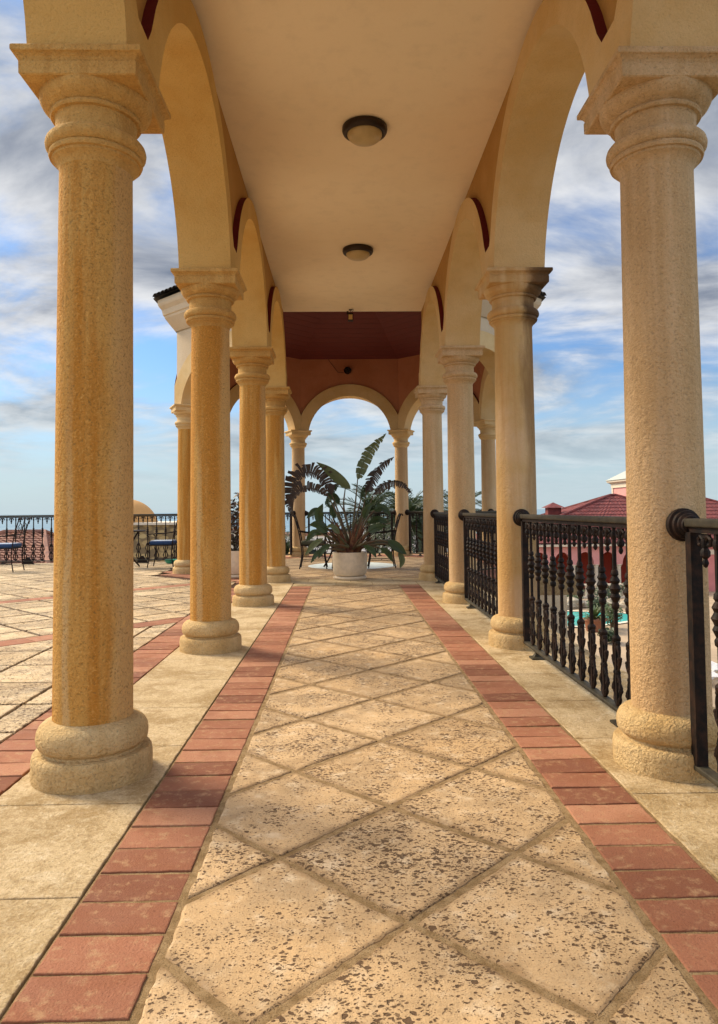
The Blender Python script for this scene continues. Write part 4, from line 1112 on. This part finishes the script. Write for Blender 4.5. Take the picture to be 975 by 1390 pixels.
palm(-2.35,30,-5.4,4.6,1.8,36,'lower palm behind the left pavilion chair',6)
i=0
for x,y,z,r_,h_,l in((-1.9,24,-5.2,1.1,4.6,'tall green bush beyond the railing behind the left chair'),(.2,28,-5.2,1.6,4.4,'dense green bush beyond the far railing, behind the pot'),(2.0,26,-5.2,1.3,4.5,'green bush beyond the far railing at the right chair'),(-6.9,33,-5,1.3,5.4,'round dark green tree right of the brown tiled roofs'),(3.9,24,-5.2,1.2,4.6,'green bush beyond the railing right of the palm trunk'),(-3.4,36,-6,1.8,4.6,'broad green bush far beyond the left pavilion side')):
    bush('bush',x,y,z,r_,h_,1500,.16,l,'bush','bushes on the slope',20+i); i+=1
rr=random.Random(77)
for i in range(9):
    x=-16+i*4.2+rr.uniform(-1,1); y=62+rr.uniform(-8,14)
    m=MB(); w,d,h=rr.uniform(4,8),rr.uniform(4,7),rr.uniform(3,6); m.box((0,0,h/2-2),(w,d,h+4))
    o=tag(empty('white_house',(x,y,hill(x,y))),['small white house on the slope toward the sea','flat-roofed cream house on the slope toward the sea','wide white house low on the slope by the sea'][i%3]+' (%s)'%['far left','second from left','third from left','behind the bushes','behind the pot','right of the pot','behind the palm','before the villa','nearest the villa'][i],'house','houses on the slope')
    m.build('wall',M['white'] if i%3!=1 else M['creamtrim'],o)
    m=MB()
    for k in range(3): m.box((-w*.3+k*w*.3,-d/2-.02,h*.55),(.8,.06,1.2))
    m.build('window',M['darkglass'],o)
    m=MB(); m.box((0,0,h+.1),(w+.3,d+.3,.2)); m.build('roof',M['roof_terra'],o)

# ------------------------------------------------------------------ light and sky
EL,AZ=R(40),math.atan2(-.84,.54)      # azimuth clockwise from +Y
sdir=Vector((math.sin(AZ)*math.cos(EL),math.cos(AZ)*math.cos(EL),math.sin(EL)))
sun=bpy.data.lights.new('sun','SUN'); sun.energy=3.2; sun.angle=R(22); sun.color=(1,.84,.61)
so=bpy.data.objects.new('sun',sun); COL.objects.link(so); so.rotation_euler=sdir.to_track_quat('Z','Y').to_euler()
W=bpy.data.worlds.new('World'); C.world=W; W.use_nodes=True; wt=W.node_tree; wt.nodes.clear()
class WN(NT):
    def __init__(s,tree): s.t=tree; s.geo=tree.nodes.new('ShaderNodeTexCoord')
    @property
    def pos(s): return s.geo.outputs['Generated']
w=WN(wt)
sky=w.n('ShaderNodeTexSky',sky_type='NISHITA',sun_disc=False,sun_elevation=EL,sun_rotation=AZ,altitude=100,air_density=1.0,dust_density=1.2,ozone_density=1.5)
sx=w.n('ShaderNodeSeparateXYZ'); w.set(sx.inputs[0],w.pos)
zz=w.math('ADD',w.math('MAXIMUM',sx.outputs[2],0.),.15)
cv=w.n('ShaderNodeCombineXYZ'); w.set(cv.inputs[0],w.math('DIVIDE',sx.outputs[0],zz)); w.set(cv.inputs[1],w.math('DIVIDE',sx.outputs[1],zz)); cv.inputs[2].default_value=.7
vec=cv.outputs[0]
def dens(off):
    v=w.mapv((.95,1.08,1),(0,0,.45),(2.3+off[0],4.1+off[1],0),vec)
    return w.math('ADD',w.math('MULTIPLY',w.noise(1.45,10,.575,v,.35),.66),w.math('MULTIPLY',w.noise(.6,4,.5,v,.2),.34))
d0=dens((0,0)); d1=dens((-.075,.05))
mask=w.ramp(d0,.385,.56)
low=w.ramp(sx.outputs[2],.01,.10,.35,1.)
mask=w.math('MULTIPLY',mask,low)
lit=w.math('ADD',.52,w.math('MULTIPLY',w.math('SUBTRACT',d0,d1),3.4))
thick=w.ramp(d0,.50,.68)
shade=w.math('SUBTRACT',lit,w.math('MULTIPLY',thick,.42))
shade=w.ramp(shade,.0,.85)
ccol=w.mix(shade,(.15,.20,.30),(.95,.96,.98))
haze=w.ramp(sx.outputs[2],.22,.0)
b1=w.n('ShaderNodeBackground'); b1.inputs[1].default_value=.078; w.set(b1.inputs[0],w.mix(1.,sky.outputs[0],(.60,.86,1.15),'MULTIPLY'))
b2=w.n('ShaderNodeBackground'); over=w.ramp(sx.outputs[2],.55,.85); back=w.ramp(sx.outputs[1],.15,-.35); w.set(b2.inputs[1],w.math('ADD',.52,w.math('MULTIPLY',w.math('MAXIMUM',over,w.math('MULTIPLY',back,.6)),1.25))); w.set(b2.inputs[0],ccol)  # cloud brightened overhead and behind the camera as added fill light
b3=w.n('ShaderNodeBackground'); b3.inputs[1].default_value=.50; b3.inputs[0].default_value=(.66,.80,.86,1)
m1=w.n('ShaderNodeMixShader'); w.set(m1.inputs[0],mask); wt.links.new(b1.outputs[0],m1.inputs[1]); wt.links.new(b2.outputs[0],m1.inputs[2])
m2=w.n('ShaderNodeMixShader'); w.set(m2.inputs[0],w.math('MULTIPLY',haze,.85)); wt.links.new(m1.outputs[0],m2.inputs[1]); wt.links.new(b3.outputs[0],m2.inputs[2])
wo=w.n('ShaderNodeOutputWorld'); wt.links.new(m2.outputs[0],wo.inputs[0])

# ------------------------------------------------------------------ camera
cd=bpy.data.cameras.new('camera'); co=bpy.data.objects.new('camera',cd); COL.objects.link(co); C.camera=co
cd.sensor_fit='HORIZONTAL'; cd.sensor_width=36; cd.lens=36*975.75/975; cd.shift_y=-45/975; cd.clip_end=40000; cd.clip_start=.05
p,y,r=.0428,.0221,-.0099
Fw=Vector((math.sin(y)*math.cos(p),math.cos(y)*math.cos(p),math.sin(p))); R0=Vector((math.cos(y),-math.sin(y),0)); U0=R0.cross(Fw)
Rv=R0*math.cos(r)+U0*math.sin(r); Uv=U0*math.cos(r)-R0*math.sin(r)
mt=Matrix((Rv,Uv,-Fw)).transposed().to_4x4(); mt.translation=(0,0,1.1); co.matrix_world=mt
C.view_settings.view_transform='Standard'; C.view_settings.look='None'; C.view_settings.exposure=.82; C.view_settings.gamma=1
C.render.engine='CYCLES'; C.cycles.use_denoising=True; C.cycles.max_bounces=8; C.cycles.diffuse_bounces=6
